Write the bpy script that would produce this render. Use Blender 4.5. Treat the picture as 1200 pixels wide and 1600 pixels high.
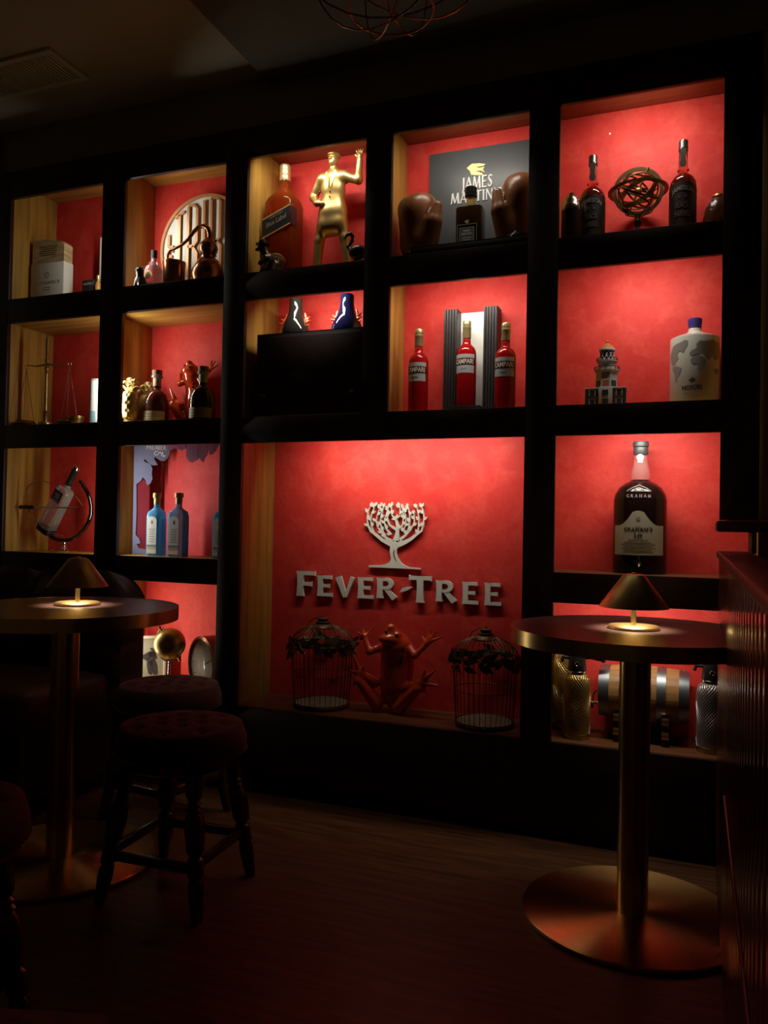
import bpy, bmesh, math, random
import numpy as np
from mathutils import Matrix, Vector

random.seed(7)
rng = np.random.default_rng(7)
PI = math.pi
scene = bpy.context.scene
for o in list(bpy.data.objects):
    bpy.data.objects.remove(o)
COL = scene.collection

# ------------------------------------------------------------------ camera
CAM = np.array([2.56136, -2.40307, 0.91182])
YAW, PITCH, ROLL, FPX = 0.372339, 0.017862, -0.019227, 1250.0


def rot3(a, b, c):
    ca, sa, cb, sb, cc, sc = math.cos(a), math.sin(a), math.cos(b), math.sin(b), math.cos(c), math.sin(c)
    return (np.array([[ca, -sa, 0], [sa, ca, 0], [0, 0, 1]]) @ np.array([[1, 0, 0], [0, cb, -sb], [0, sb, cb]])
            @ np.array([[cc, 0, sc], [0, 1, 0], [-sc, 0, cc]]))


CR = rot3(YAW, PITCH, ROLL)
cam_d = bpy.data.cameras.new('camera')
cam_d.sensor_fit = 'VERTICAL'
cam_d.sensor_height = 36.0
cam_d.lens = FPX / 1600.0 * 36.0
cam_d.clip_start = 0.02
cam = bpy.data.objects.new('camera', cam_d)
COL.objects.link(cam)
mw = Matrix.Identity(4)
for i in range(3):
    mw[i][0] = CR[i, 0]
    mw[i][1] = CR[i, 2]
    mw[i][2] = -CR[i, 1]
    mw[i][3] = CAM[i]
cam.matrix_world = mw
scene.camera = cam


def at(u, v, x=None, y=None, z=None):
    """World point seen at pixel (u, v) of the 1200x1600 photograph on the plane x=, y= or z=."""
    d = CR @ np.array([(u - 600) / FPX, 1.0, (800 - v) / FPX])
    if y is not None:
        t = (y - CAM[1]) / d[1]
    elif z is not None:
        t = (z - CAM[2]) / d[2]
    else:
        t = (x - CAM[0]) / d[0]
    return CAM + t * d


# ------------------------------------------------------------------ world and exposure
world = bpy.data.worlds.new('dim_room')
scene.world = world
world.use_nodes = True
bg = world.node_tree.nodes['Background']
bg.inputs[0].default_value = (1.0, 0.60, 0.34, 1)
bg.inputs[1].default_value = 0.016
vs = scene.view_settings
vs.view_transform = 'Standard'
vs.look = 'None'
vs.exposure = 0.0
vs.gamma = 1.0
vs.use_curve_mapping = False


# lights: every niche has a slim strip behind its face frame
def area(name, loc, direction, sx, sy, watts, col=(1, 0.9, 0.76), spread=180, up=(0, 0, 1)):
    l = bpy.data.lights.new(name, 'AREA')
    l.shape = 'RECTANGLE'
    l.size, l.size_y = sx, sy
    l.energy = watts
    l.color = col
    l.spread = math.radians(spread)
    o = bpy.data.objects.new(name, l)
    COL.objects.link(o)
    d = Vector(direction).normalized()
    zax = -d
    xax = Vector(up).normalized()
    xax = (xax - zax * xax.dot(zax)).normalized()
    yax = zax.cross(xax)
    m = Matrix((xax, yax, zax)).transposed().to_4x4()
    m.translation = Vector(loc)
    o.matrix_world = m
    return o


Z1T, Z1B, Z2T, Z2B, Z3T, Z3B, Z4T, Z4B = 2.19, 1.786, 1.69, 1.283, 1.192, 0.785, 0.695, 0.282
CX = {1: (0.0, 0.456), 2: (0.559, 0.998), 3: (1.087, 1.535), 4: (1.626, 2.074), 5: (2.167, 2.621)}
LX = {1: -0.005, 2: 0.506, 3: 1.08, 4: 1.59, 5: 2.13, 6: 2.75}
CEIL_HI = {1: 2.268, 2: 1.766, 3: 1.262, 4: 0.762}
WARM = (1.0, 0.86, 0.66)
NEUT = (1.0, 0.93, 0.80)
STRIPS = []   # (p0, p1) of the physical strips, built with the shelf


def top_strip(c, row, watts, x0=None, x1=None, col=NEUT, spread=150, tilt=1.0):
    a = CX[c][0] + 0.05 if x0 is None else x0
    b = CX[c][1] - 0.05 if x1 is None else x1
    zt = {1: Z1T, 2: Z2T, 3: Z3T, 4: Z4T}[row] + 0.030
    area('strip_light', ((a + b) / 2, 0.030, zt), (0, 1, -tilt), b - a, 0.010, watts, col, spread, up=(1, 0, 0))
    STRIPS.append((a, b, 0.018, 0.0255, zt - 0.006, zt + 0.006))


def side_strip(c, row, watts, col=NEUT, spread=150):
    zt = {1: Z1T, 2: Z2T, 3: Z3T, 4: Z4T}[row]
    zb = {1: Z1B, 2: Z2B, 3: Z3B, 4: Z4B}[row]
    if c == 2:
        x, d = 0.535, (1, 0.75, 0)
    else:
        x, d = 0.4625, (-1, 0.55, 0)
    area('strip_light', (x, 0.032, (zt + zb) / 2), d, zt - zb - 0.06, 0.010, watts, col, spread)
    STRIPS.append((x - 0.006, x + 0.006, 0.018, 0.0255, zb + 0.03, zt - 0.03))


side_strip(1, 1, 0.36)
side_strip(1, 2, 0.34)
side_strip(1, 3, 0.40)
side_strip(2, 1, 0.85)
side_strip(2, 2, 0.85)
side_strip(2, 3, 0.78, (0.93, 0.96, 1.0))
side_strip(2, 4, 0.9, WARM)
top_strip(3, 1, 1.0)
top_strip(3, 2, 0.9, 1.24, 1.42)
top_strip(4, 1, 0.85)
top_strip(4, 2, 1.2)
top_strip(5, 1, 1.1, 2.28, 2.52)
top_strip(5, 2, 0.95, 2.28, 2.52)
top_strip(3, 3, 2.05, 1.30, 1.96, spread=130, tilt=0.66)
top_strip(5, 3, 1.15, 2.28, 2.54)
top_strip(5, 4, 0.9)


# ------------------------------------------------------------------ materials
MATS = {}


def M(name, col=(0.5, 0.5, 0.5), rough=0.5, metal=0.0, trans=0.0, ior=1.45, coat=0.0, var=0.12, vscale=14.0,
      bump=0.0, bscale=60.0, aniso=0.0, emit=None, stretch=None, spec=0.5, sheen=0.0):
    if name in MATS:
        return MATS[name]
    m = bpy.data.materials.new(name)
    m.use_nodes = True
    nt = m.node_tree
    b = nt.nodes['Principled BSDF']
    b.inputs['Roughness'].default_value = rough
    b.inputs['Metallic'].default_value = metal
    b.inputs['IOR'].default_value = ior
    b.inputs['Transmission Weight'].default_value = trans
    b.inputs['Coat Weight'].default_value = coat
    b.inputs['Coat Roughness'].default_value = 0.06
    b.inputs['Specular IOR Level'].default_value = spec
    b.inputs['Anisotropic'].default_value = aniso
    b.inputs['Sheen Weight'].default_value = sheen
    tc = nt.nodes.new('ShaderNodeTexCoord')
    vec = tc.outputs['Object']
    if stretch:
        mp = nt.nodes.new('ShaderNodeMapping')
        mp.inputs['Scale'].default_value = stretch
        nt.links.new(vec, mp.inputs['Vector'])
        vec = mp.outputs['Vector']
    n = nt.nodes.new('ShaderNodeTexNoise')
    n.inputs['Scale'].default_value = vscale
    n.inputs['Detail'].default_value = 5
    nt.links.new(vec, n.inputs['Vector'])
    r = nt.nodes.new('ShaderNodeValToRGB')
    r.color_ramp.elements[0].position = 0.3
    r.color_ramp.elements[1].position = 0.7
    r.color_ramp.elements[0].color = tuple(max(0, c * (1 - var)) for c in col) + (1,)
    r.color_ramp.elements[1].color = tuple(min(1, c * (1 + var)) for c in col) + (1,)
    nt.links.new(n.outputs['Fac'], r.inputs['Fac'])
    nt.links.new(r.outputs['Color'], b.inputs['Base Color'])
    if bump:
        n2 = nt.nodes.new('ShaderNodeTexNoise')
        n2.inputs['Scale'].default_value = bscale
        n2.inputs['Detail'].default_value = 6
        nt.links.new(vec, n2.inputs['Vector'])
        bp = nt.nodes.new('ShaderNodeBump')
        bp.inputs['Strength'].default_value = bump
        bp.inputs['Distance'].default_value = 0.004
        nt.links.new(n2.outputs['Fac'], bp.inputs['Height'])
        nt.links.new(bp.outputs['Normal'], b.inputs['Normal'])
    if emit:
        b.inputs['Emission Color'].default_value = emit[0] + (1,)
        b.inputs['Emission Strength'].default_value = emit[1]
    MATS[name] = m
    return m


def plaster_red():
    m = M('red_plaster', (0.62, 0.05, 0.045), 0.55, var=0.0, spec=0.25)
    nt = m.node_tree
    b = nt.nodes['Principled BSDF']
    tc = [n for n in nt.nodes if n.type == 'TEX_COORD'][0]
    out = []
    for sc, det, dist, lo, hi in ((3.2, 9, 0.5, 0.36, 0.66), (13.0, 10, 0.5, 0.42, 0.64), (60.0, 6, 0.2, 0.4, 0.7)):
        n = nt.nodes.new('ShaderNodeTexNoise')
        n.inputs['Scale'].default_value = sc
        n.inputs['Detail'].default_value = det
        n.inputs['Distortion'].default_value = dist
        nt.links.new(tc.outputs['Object'], n.inputs['Vector'])
        mr = nt.nodes.new('ShaderNodeMapRange')
        mr.inputs['From Min'].default_value = lo
        mr.inputs['From Max'].default_value = hi
        nt.links.new(n.outputs['Fac'], mr.inputs['Value'])
        out.append(mr.outputs['Result'])
    cur = None
    base = nt.nodes.new('ShaderNodeRGB')
    base.outputs[0].default_value = (0.56, 0.030, 0.025, 1)
    cur = base.outputs[0]
    for o, c2, f in ((out[0], (0.66, 0.046, 0.034, 1), 0.75), (out[1], (0.70, 0.080, 0.055, 1), 0.5), (out[2], (0.46, 0.020, 0.018, 1), 0.35)):
        mx = nt.nodes.new('ShaderNodeMix')
        mx.data_type = 'RGBA'
        ml = nt.nodes.new('ShaderNodeMath')
        ml.operation = 'MULTIPLY'
        ml.inputs[1].default_value = f
        nt.links.new(o, ml.inputs[0])
        nt.links.new(ml.outputs[0], mx.inputs[0])
        nt.links.new(cur, mx.inputs[6])
        mx.inputs[7].default_value = c2
        cur = mx.outputs[2]
    nt.links.new(cur, b.inputs['Base Color'])
    bp = nt.nodes.new('ShaderNodeBump')
    bp.inputs['Strength'].default_value = 0.12
    bp.inputs['Distance'].default_value = 0.006
    nt.links.new(out[1], bp.inputs['Height'])
    nt.links.new(bp.outputs['Normal'], b.inputs['Normal'])
    return m


RED = plaster_red()
BLACKF = M('black_stained_wood', (0.030, 0.011, 0.008), 0.45, var=0.3, stretch=(1, 1, 12), bump=0.05)
OAK = M('oak_veneer', (0.42, 0.235, 0.045), 0.38, var=0.28, vscale=5, stretch=(9, 9, 0.7), bump=0.08, bscale=18)
OAKH = M('oak_veneer_flat', (0.42, 0.23, 0.045), 0.38, var=0.28, vscale=5, stretch=(0.7, 9, 9), bump=0.08, bscale=18)
BRASS = M('brushed_brass', (0.80, 0.60, 0.25), 0.30, 1.0, var=0.08, vscale=40, stretch=(1, 1, 20))
BRASSD = M('dark_brass', (0.42, 0.29, 0.10), 0.36, 1.0, var=0.3)
COPPER = M('copper', (0.30, 0.125, 0.06), 0.24, 1.0, var=0.25)
STEEL = M('steel', (0.62, 0.62, 0.64), 0.22, 1.0, var=0.08)
CHROME = M('chrome', (0.8, 0.8, 0.8), 0.08, 1.0, var=0.03)
BRONZE = M('dark_bronze', (0.085, 0.055, 0.03), 0.35, 0.8, var=0.4, vscale=60, bump=0.2, bscale=160)
BLACK = M('black_plastic', (0.012, 0.011, 0.011), 0.28, var=0.1)
BLACKM = M('black_matt', (0.016, 0.014, 0.014), 0.6, var=0.15)
WHITE = M('white_paint', (0.78, 0.76, 0.72), 0.5, var=0.04)
CREAM = M('cream_label', (0.72, 0.66, 0.50), 0.55, var=0.07)
GOLD = M('gold_paint', (0.60, 0.41, 0.15), 0.36, 0.85, var=0.14, vscale=24)
CLEAR = M('clear_glass', (0.95, 0.95, 0.95), 0.02, trans=1.0, ior=1.3, var=0.01)
GREYSIGN = M('sign_ivory', (0.66, 0.65, 0.56), 0.45, var=0.04)
LEATHER = M('brown_leather', (0.25, 0.085, 0.028), 0.30, var=0.28, vscale=26, bump=0.18, bscale=220)
CERRED = M('glazed_red_ceramic', (0.58, 0.055, 0.014), 0.12, coat=1.0, var=0.22, vscale=22)
DARKWOOD = M('dark_turned_wood', (0.055, 0.018, 0.010), 0.25, coat=0.3, var=0.3, vscale=8, stretch=(1, 1, 0.2))
VELVET = M('maroon_velvet', (0.050, 0.012, 0.012), 0.85, var=0.25, vscale=50, sheen=0.1, bump=0.1, bscale=300)


# ------------------------------------------------------------------ mesh building
class G:
    """Collects geometry; .obj() links it as one mesh object."""

    def __init__(s):
        s.v, s.f = [], []

    def add(s, verts, faces):
        k = len(s.v)
        s.v += [tuple(map(float, p)) for p in verts]
        s.f += [tuple(i + k for i in f) for f in faces]
        return s

    def box(s, x0, x1, y0, y1, z0, z1, b=0.0):
        if b <= 0:
            v = [(x, y, z) for z in (z0, z1) for x, y in ((x0, y0), (x1, y0), (x1, y1), (x0, y1))]
            return s.add(v, [(3, 2, 1, 0), (4, 5, 6, 7), (0, 1, 5, 4), (1, 2, 6, 5), (2, 3, 7, 6), (3, 0, 4, 7)])
        bm = bmesh.new()
        bmesh.ops.create_cube(bm, size=1)
        for q in bm.verts:
            q.co = Vector(((x0 + x1) / 2 + q.co.x * (x1 - x0), (y0 + y1) / 2 + q.co.y * (y1 - y0), (z0 + z1) / 2 + q.co.z * (z1 - z0)))
        bmesh.ops.bevel(bm, geom=list(bm.edges), offset=b, segments=2, affect='EDGES', profile=0.5)
        return s.bm(bm)

    def bm(s, bm):
        bm.verts.index_update()
        s.add([q.co[:] for q in bm.verts], [tuple(q.index for q in f.verts) for f in bm.faces])
        bm.free()
        return s

    def loft(s, secs, n=28, cap=True):
        """secs: (z, hx, hy, exponent[, cx, cy]) -> superellipse rings joined bottom to top."""
        vs_, fs = [], []
        for q in secs:
            z, hx, hy, e = q[:4]
            cx, cy = (q[4], q[5]) if len(q) > 4 else (0, 0)
            for i in range(n):
                t = 2 * PI * (i + 0.5) / n
                c, d = math.cos(t), math.sin(t)
                k = (abs(c) ** e + abs(d) ** e) ** (-1.0 / e)
                vs_.append((cx + hx * c * k, cy + hy * d * k, z))
        for j in range(len(secs) - 1):
            for i in range(n):
                a, b = j * n + i, j * n + (i + 1) % n
                fs.append((a, b, b + n, a + n))
        if cap:
            fs.append(tuple(range(n - 1, -1, -1)))
            fs.append(tuple((len(secs) - 1) * n + i for i in range(n)))
        return s.add(vs_, fs)

    def lathe(s, prof, n=32, cap=True, c=(0, 0, 0)):
        return s.loft([(z + c[2], max(r, 1e-5), max(r, 1e-5), 2, c[0], c[1]) for r, z in prof], n, cap)

    def tube(s, pts, r, n=8, closed=False, cap=True):
        P = [Vector(p) for p in pts]
        R = r if isinstance(r, (list, tuple)) else [r] * len(P)
        vs_, fs = [], []
        T = []
        for i in range(len(P)):
            if closed:
                t = P[(i + 1) % len(P)] - P[i - 1]
            else:
                t = P[min(i + 1, len(P) - 1)] - P[max(i - 1, 0)]
            T.append(t.normalized())
        ref = Vector((0, 0, 1)) if abs(T[0].z) < 0.9 else Vector((1, 0, 0))
        N = (ref - T[0] * ref.dot(T[0])).normalized()
        for i in range(len(P)):
            N = (N - T[i] * N.dot(T[i])).normalized()
            B = T[i].cross(N)
            for k in range(n):
                a = 2 * PI * k / n
                vs_.append(P[i] + (N * math.cos(a) + B * math.sin(a)) * R[i])
        m = len(P)
        for i in range(m if closed else m - 1):
            for k in range(n):
                a, b = i * n + k, i * n + (k + 1) % n
                c, d = ((i + 1) % m) * n + (k + 1) % n, ((i + 1) % m) * n + k
                fs.append((a, b, c, d))
        if cap and not closed:
            fs.append(tuple(range(n - 1, -1, -1)))
            fs.append(tuple((m - 1) * n + k for k in range(n)))
        return s.add(vs_, fs)

    def ring(s, c, R, r, axis='z', n=40, m=8, a0=0, a1=2 * PI, flat=None):
        full = abs(a1 - a0 - 2 * PI) < 1e-6
        pts = []
        k = n if full else n + 1
        for i in range(k):
            a = a0 + (a1 - a0) * i / n
            x, y = R * math.cos(a), R * math.sin(a)
            pts.append({'z': (c[0] + x, c[1] + y, c[2]), 'y': (c[0] + x, c[1], c[2] + y), 'x': (c[0], c[1] + x, c[2] + y)}[axis])
        return s.tube(pts, r, m, closed=full)

    def ball(s, c, rx, ry=None, rz=None, n=20, m=12):
        ry, rz = ry or rx, rz or rx
        pr = []
        for j in range(m + 1):
            t = -PI / 2 + PI * j / m
            pr.append((c[2] + rz * math.sin(t), max(1e-5, rx * math.cos(t)), max(1e-5, ry * math.cos(t)), 2, c[0], c[1]))
        return s.loft(pr, n)

    def prism(s, poly, y0, y1, xf=None):
        """polygon in (x, z), extruded from y0 to y1."""
        n = len(poly)
        ar = sum(poly[i][0] * poly[(i + 1) % n][1] - poly[(i + 1) % n][0] * poly[i][1] for i in range(n))
        if ar < 0:
            poly = poly[::-1]
        vs_ = [(x, y0, z) for x, z in poly] + [(x, y1, z) for x, z in poly]
        if xf:
            vs_ = [xf(p) for p in vs_]
        fs = [tuple(range(n)), tuple(range(2 * n - 1, n - 1, -1))]
        fs += [((i + 1) % n, i, i + n, (i + 1) % n + n) for i in range(n)]
        return s.add(vs_, fs)

    def ribbon(s, pts, y0, y1, xf=None):
        """stroke in (x, z) with a half-width at each point, extruded from y0 to y1."""
        n = len(pts)
        L, Rr = [], []
        for i in range(n):
            a, b = pts[max(i - 1, 0)], pts[min(i + 1, n - 1)]
            dx, dz = b[0] - a[0], b[1] - a[1]
            q = math.hypot(dx, dz) or 1
            nx, nz = -dz / q, dx / q
            x, z, w = pts[i]
            L.append((x + nx * w, z + nz * w))
            Rr.append((x - nx * w, z - nz * w))
        vs_ = []
        for i in range(n):
            vs_ += [(L[i][0], y0, L[i][1]), (Rr[i][0], y0, Rr[i][1]), (L[i][0], y1, L[i][1]), (Rr[i][0], y1, Rr[i][1])]
        if xf:
            vs_ = [xf(p) for p in vs_]
        fs = []
        for i in range(n - 1):
            a, b = 4 * i, 4 * i + 4
            fs += [(a, a + 1, b + 1, b), (a + 2, b + 2, b + 3, a + 3), (a, b, b + 2, a + 2), (a + 1, a + 3, b + 3, b + 1)]
        e = 4 * (n - 1)
        fs += [(0, 2, 3, 1), (e, e + 1, e + 3, e + 2)]
        return s.add(vs_, fs)

    def patch(s, r, a0, a1, z0, z1, n=14, th=0.0006):
        """label wrapped on a cylinder of radius r; angle 0 faces -y, + turns to +x."""
        vs_, fs = [], []
        for i in range(n + 1):
            a = a0 + (a1 - a0) * i / n
            for rr in (r, r + th):
                for z in (z0, z1):
                    vs_.append((rr * math.sin(a), -rr * math.cos(a), z))
        for i in range(n):
            a, b = 4 * i, 4 * i + 4
            fs += [(a + 2, b + 2, b + 3, a + 3), (a, a + 1, b + 1, b), (a + 1, a + 3, b + 3, b + 1), (a, b, b + 2, a + 2)]
        fs += [(0, 2, 3, 1), (4 * n, 4 * n + 1, 4 * n + 3, 4 * n + 2)]
        return s.add(vs_, fs)

    def text(s, txt, cx, cz, w, h, y=0.0, d=0.0006, wrap=None, style='b', bold=0.0, arch=0.0):
        """lettering centred at (cx, cz), w wide and h high, its front at y-d facing -y."""
        if style == 'b':
            V, F = sans_mesh(txt, bold)
        else:
            V, F = serif_mesh(txt, style)
        V = np.array(V, float)
        mn, mx_ = V.min(0), V.max(0)
        X = (V[:, 0] - (mn[0] + mx_[0]) / 2) / max(1e-6, mx_[0] - mn[0]) * w
        Zz = (V[:, 1] - (mn[1] + mx_[1]) / 2) / max(1e-6, mx_[1] - mn[1]) * h
        Zz = Zz - arch * (2 * X / w) ** 2
        T = (V[:, 2] - mn[2]) / max(1e-6, mx_[2] - mn[2])
        out = []
        for x, z, t in zip(X, Zz, T):
            if wrap:
                r = wrap + 0.0004 + t * d
                a = (cx + x) / wrap
                out.append((r * math.sin(a), -r * math.cos(a), cz + z))
            else:
                out.append((cx + x, y - t * d, cz + z))
        return s.add(out, F)

    def xform(s, m):
        s.v = [tuple(m @ Vector(p)) for p in s.v]
        return s

    def mesh(s, name, mat, smooth=40):
        me = bpy.data.meshes.new(name)
        me.from_pydata(s.v, [], s.f)
        me.materials.append(mat)
        me.validate()
        if smooth:
            me.shade_smooth()
            me.set_sharp_from_angle(angle=math.radians(smooth))
        me.update()
        return me

    def obj(s, name, mat, parent=None, smooth=40, loc=None, rotz=0.0):
        o = bpy.data.objects.new(name, s.mesh(name, mat, smooth))
        COL.objects.link(o)
        if parent is not None:
            o.parent = parent
        if loc is not None:
            o.location = loc
        if rotz:
            o.rotation_euler = (0, 0, rotz)
        return o


def sans_mesh(txt, bold=0.0):
    c = bpy.data.curves.new('lettering', 'FONT')
    c.body = txt
    c.extrude = 0.05
    c.offset = bold
    c.resolution_u = 3
    o = bpy.data.objects.new('lettering', c)
    me = bpy.data.meshes.new_from_object(o)
    V = [v.co[:] for v in me.vertices]
    F = [tuple(p.vertices) for p in me.polygons]
    bpy.data.objects.remove(o)
    bpy.data.meshes.remove(me)
    bpy.data.curves.remove(c)
    return V, F


def _arc(cx, cy, rx, ry, a0, a1, w0, w1, n=10):
    out = []
    for i in range(n + 1):
        t = i / n
        a = math.radians(a0 + (a1 - a0) * t)
        k = abs(math.cos(a))
        out.append((cx + rx * math.cos(a), cy + ry * math.sin(a), w1 + (w0 - w1) * k))
    return out


def _stem(x, y0, y1, w):
    m = (y0 + y1) / 2
    return [(x, y0, w * 1.30), (x, y0 + 0.10 * (y1 - y0), w * 1.05), (x, m, w * 0.92), (x, y1 - 0.10 * (y1 - y0), w * 1.05), (x, y1, w * 1.30)]


def _bar(x0, x1, y, w, fl=1.35):
    return [(x0, y, w), ((x0 + x1) / 2, y, w), (x1 - 0.03, y, w * 1.05), (x1, y, w * fl)]


def glyph(ch, T=0.105, t=0.065):
    S, B = _stem, _bar
    A = _arc
    g = {
        'F': (0.72, [S(0.16, 0, 1, T), B(0.05, 0.70, 1 - t, t), B(0.16, 0.58, 0.50, t)]),
        'E': (0.74, [S(0.16, 0, 1, T), B(0.05, 0.68, 1 - t, t), B(0.16, 0.58, 0.51, t), B(0.05, 0.72, t, t)]),
        'L': (0.70, [S(0.16, 0, 1, T), B(0.05, 0.66, t, t)]),
        'T': (0.80, [S(0.40, 0, 1, T), [(0.0, 1 - t, t * 1.5), (0.05, 1 - t, t), (0.75, 1 - t, t), (0.8, 1 - t, t * 1.5)]]),
        'V': (0.86, [[(0.08, 1, T * 1.25), (0.26, 0.5, T), (0.44, 0, T * 0.9)], [(0.44, 0, t), (0.62, 0.5, t), (0.78, 1, t * 1.4)]]),
        'A': (0.90, [[(0.06, 0, t * 1.4), (0.25, 0.5, t), (0.44, 1, t)], [(0.42, 1, T * 0.9), (0.62, 0.5, T), (0.82, 0, T * 1.25)], [(0.22, 0.33, t * 0.8), (0.66, 0.33, t * 0.8)]]),
        'R': (0.84, [S(0.16, 0, 1, T), [(0.05, 1 - t, t), (0.40, 1 - t, t)] , A(0.40, 0.72, 0.24, 0.215, 90, -90, T * 0.85, t), [(0.16, 0.5, t), (0.40, 0.5, t)], [(0.40, 0.50, T * 0.8), (0.60, 0.24, T * 0.9), (0.80, 0.0, T * 1.15)]]),
        'P': (0.72, [S(0.16, 0, 1, T), [(0.05, 1 - t, t), (0.40, 1 - t, t)], A(0.40, 0.70, 0.24, 0.235, 90, -90, T * 0.85, t), [(0.16, 0.465, t), (0.40, 0.465, t)]]),
        'B': (0.76, [S(0.16, 0, 1, T), [(0.05, 1 - t, t), (0.40, 1 - t, t)], A(0.40, 0.73, 0.20, 0.21, 90, -90, T * 0.8, t), [(0.16, 0.52, t), (0.40, 0.52, t)], A(0.40, 0.29, 0.26, 0.225, 90, -90, T * 0.85, t), [(0.05, t, t), (0.40, t, t)]]),
        'I': (0.34, [S(0.17, 0, 1, T)]),
        'H': (0.92, [S(0.16, 0, 1, T), S(0.76, 0, 1, T), [(0.16, 0.5, t), (0.76, 0.5, t)]]),
        'J': (0.44, [[(0.26, 1, T * 1.3), (0.26, 0.85, T), (0.26, 0.15, T), (0.20, -0.08, T * 0.9), (0.04, -0.22, t * 0.6)]]),
        'M': (1.10, [[(0.10, 0, t * 1.4), (0.20, 1, t)], [(0.20, 1, T), (0.53, 0.08, T * 0.8)], [(0.53, 0.08, t), (0.86, 1, t)], [(0.86, 1, T), (0.97, 0, T * 1.25)]]),
        'N': (0.94, [[(0.14, 0, t * 1.4), (0.14, 1, t)], [(0.14, 1, T * 0.9), (0.78, 0.0, T * 0.8)], [(0.78, 0, t), (0.78, 1, t * 1.4)]]),
        'S': (0.66, [[(0.56, 0.80, t * 1.5), (0.50, 0.92, t), (0.33, 0.955, t), (0.17, 0.86, T * 0.8), (0.16, 0.70, T * 0.9), (0.32, 0.55, T), (0.46, 0.42, T), (0.52, 0.24, T * 0.9), (0.44, 0.09, T * 0.7), (0.28, 0.045, t), (0.13, 0.10, t), (0.07, 0.24, t * 1.5)]]),
        'G': (0.90, [[(0.74, 0.80, t * 1.6), (0.62, 0.93, t), (0.45, 0.955, t), (0.24, 0.86, T * 0.7), (0.14, 0.5, T), (0.24, 0.14, T * 0.7), (0.46, 0.045, t), (0.66, 0.10, t), (0.74, 0.2, t)], [(0.74, 0.05, T), (0.74, 0.42, T * 1.2)]]),
        'U': (0.86, [[(0.14, 1, T * 1.3), (0.14, 0.85, T), (0.14, 0.32, T), (0.24, 0.09, T * 0.8), (0.42, 0.045, t), (0.60, 0.09, t), (0.70, 0.32, t), (0.70, 0.9, t), (0.70, 1, t * 1.5)]]),
        'D': (0.90, [S(0.16, 0, 1, T), [(0.05, 1 - t, t), (0.36, 1 - t, t)], A(0.36, 0.5, 0.40, 0.435, 90, -90, T, t, 14), [(0.05, t, t), (0.36, t, t)]]),
        'O': (0.98, [A(0.48, 0.5, 0.36, 0.455, 0, 360, T, t, 24)]),
        'C': (0.86, [[(0.74, 0.78, t * 1.7), (0.62, 0.93, t), (0.45, 0.955, t), (0.24, 0.86, T * 0.7), (0.14, 0.5, T), (0.24, 0.14, T * 0.7), (0.46, 0.045, t), (0.66, 0.09, t), (0.76, 0.24, t)]]),
        "'": (0.26, [[(0.14, 1.02, T), (0.08, 0.74, t * 0.5)]]),
        '-': (0.50, [[(0.02, 0.30, 0.005), (0.16, 0.42, 0.085), (0.34, 0.50, 0.08), (0.50, 0.56, 0.005)]]),
        '1': (0.50, [S(0.28, 0, 1, T), [(0.06, 0.80, t * 0.5), (0.28, 0.98, t)], [(0.08, t * 0.7, t * 0.7), (0.48, t * 0.7, t * 0.7)]]),
        '0': (0.72, [A(0.36, 0.5, 0.25, 0.455, 0, 360, T * 1.1, t * 0.7, 24)]),
        ' ': (0.35, []),
    }
    return g[ch]


def serif_mesh(txt, style='s'):
    q = G()
    x = 0.0
    T, t = {'s': (0.100, 0.055), 'f': (0.115, 0.075), 'l': (0.075, 0.035)}[style]
    for ch in txt:
        w, st = glyph(ch, T, t)
        for i, p in enumerate(st):
            q.ribbon([(x + a, b, c) for a, b, c in p], 0.0, -0.05 + 0.0025 * i)
        x += w + 0.06
    V = [(a, c, -b) for a, b, c in q.v]
    return V, q.f


# smooth implicit shapes -> one continuous surface (surface nets)
def cone_sdf(P, a, b, ra, rb):
    a, b = np.array(a, float), np.array(b, float)
    ba = b - a
    t = np.clip(((P - a) @ ba) / max(1e-12, ba @ ba), 0, 1)
    d = P - (a + t[..., None] * ba)
    return np.sqrt((d * d).sum(-1)) - (ra + (rb - ra) * t)


def ell_sdf(P, c, r):
    q = (P - np.array(c, float)) / np.array(r, float)
    k0 = np.sqrt((q * q).sum(-1))
    return (k0 - 1.0) * min(r)


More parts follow.
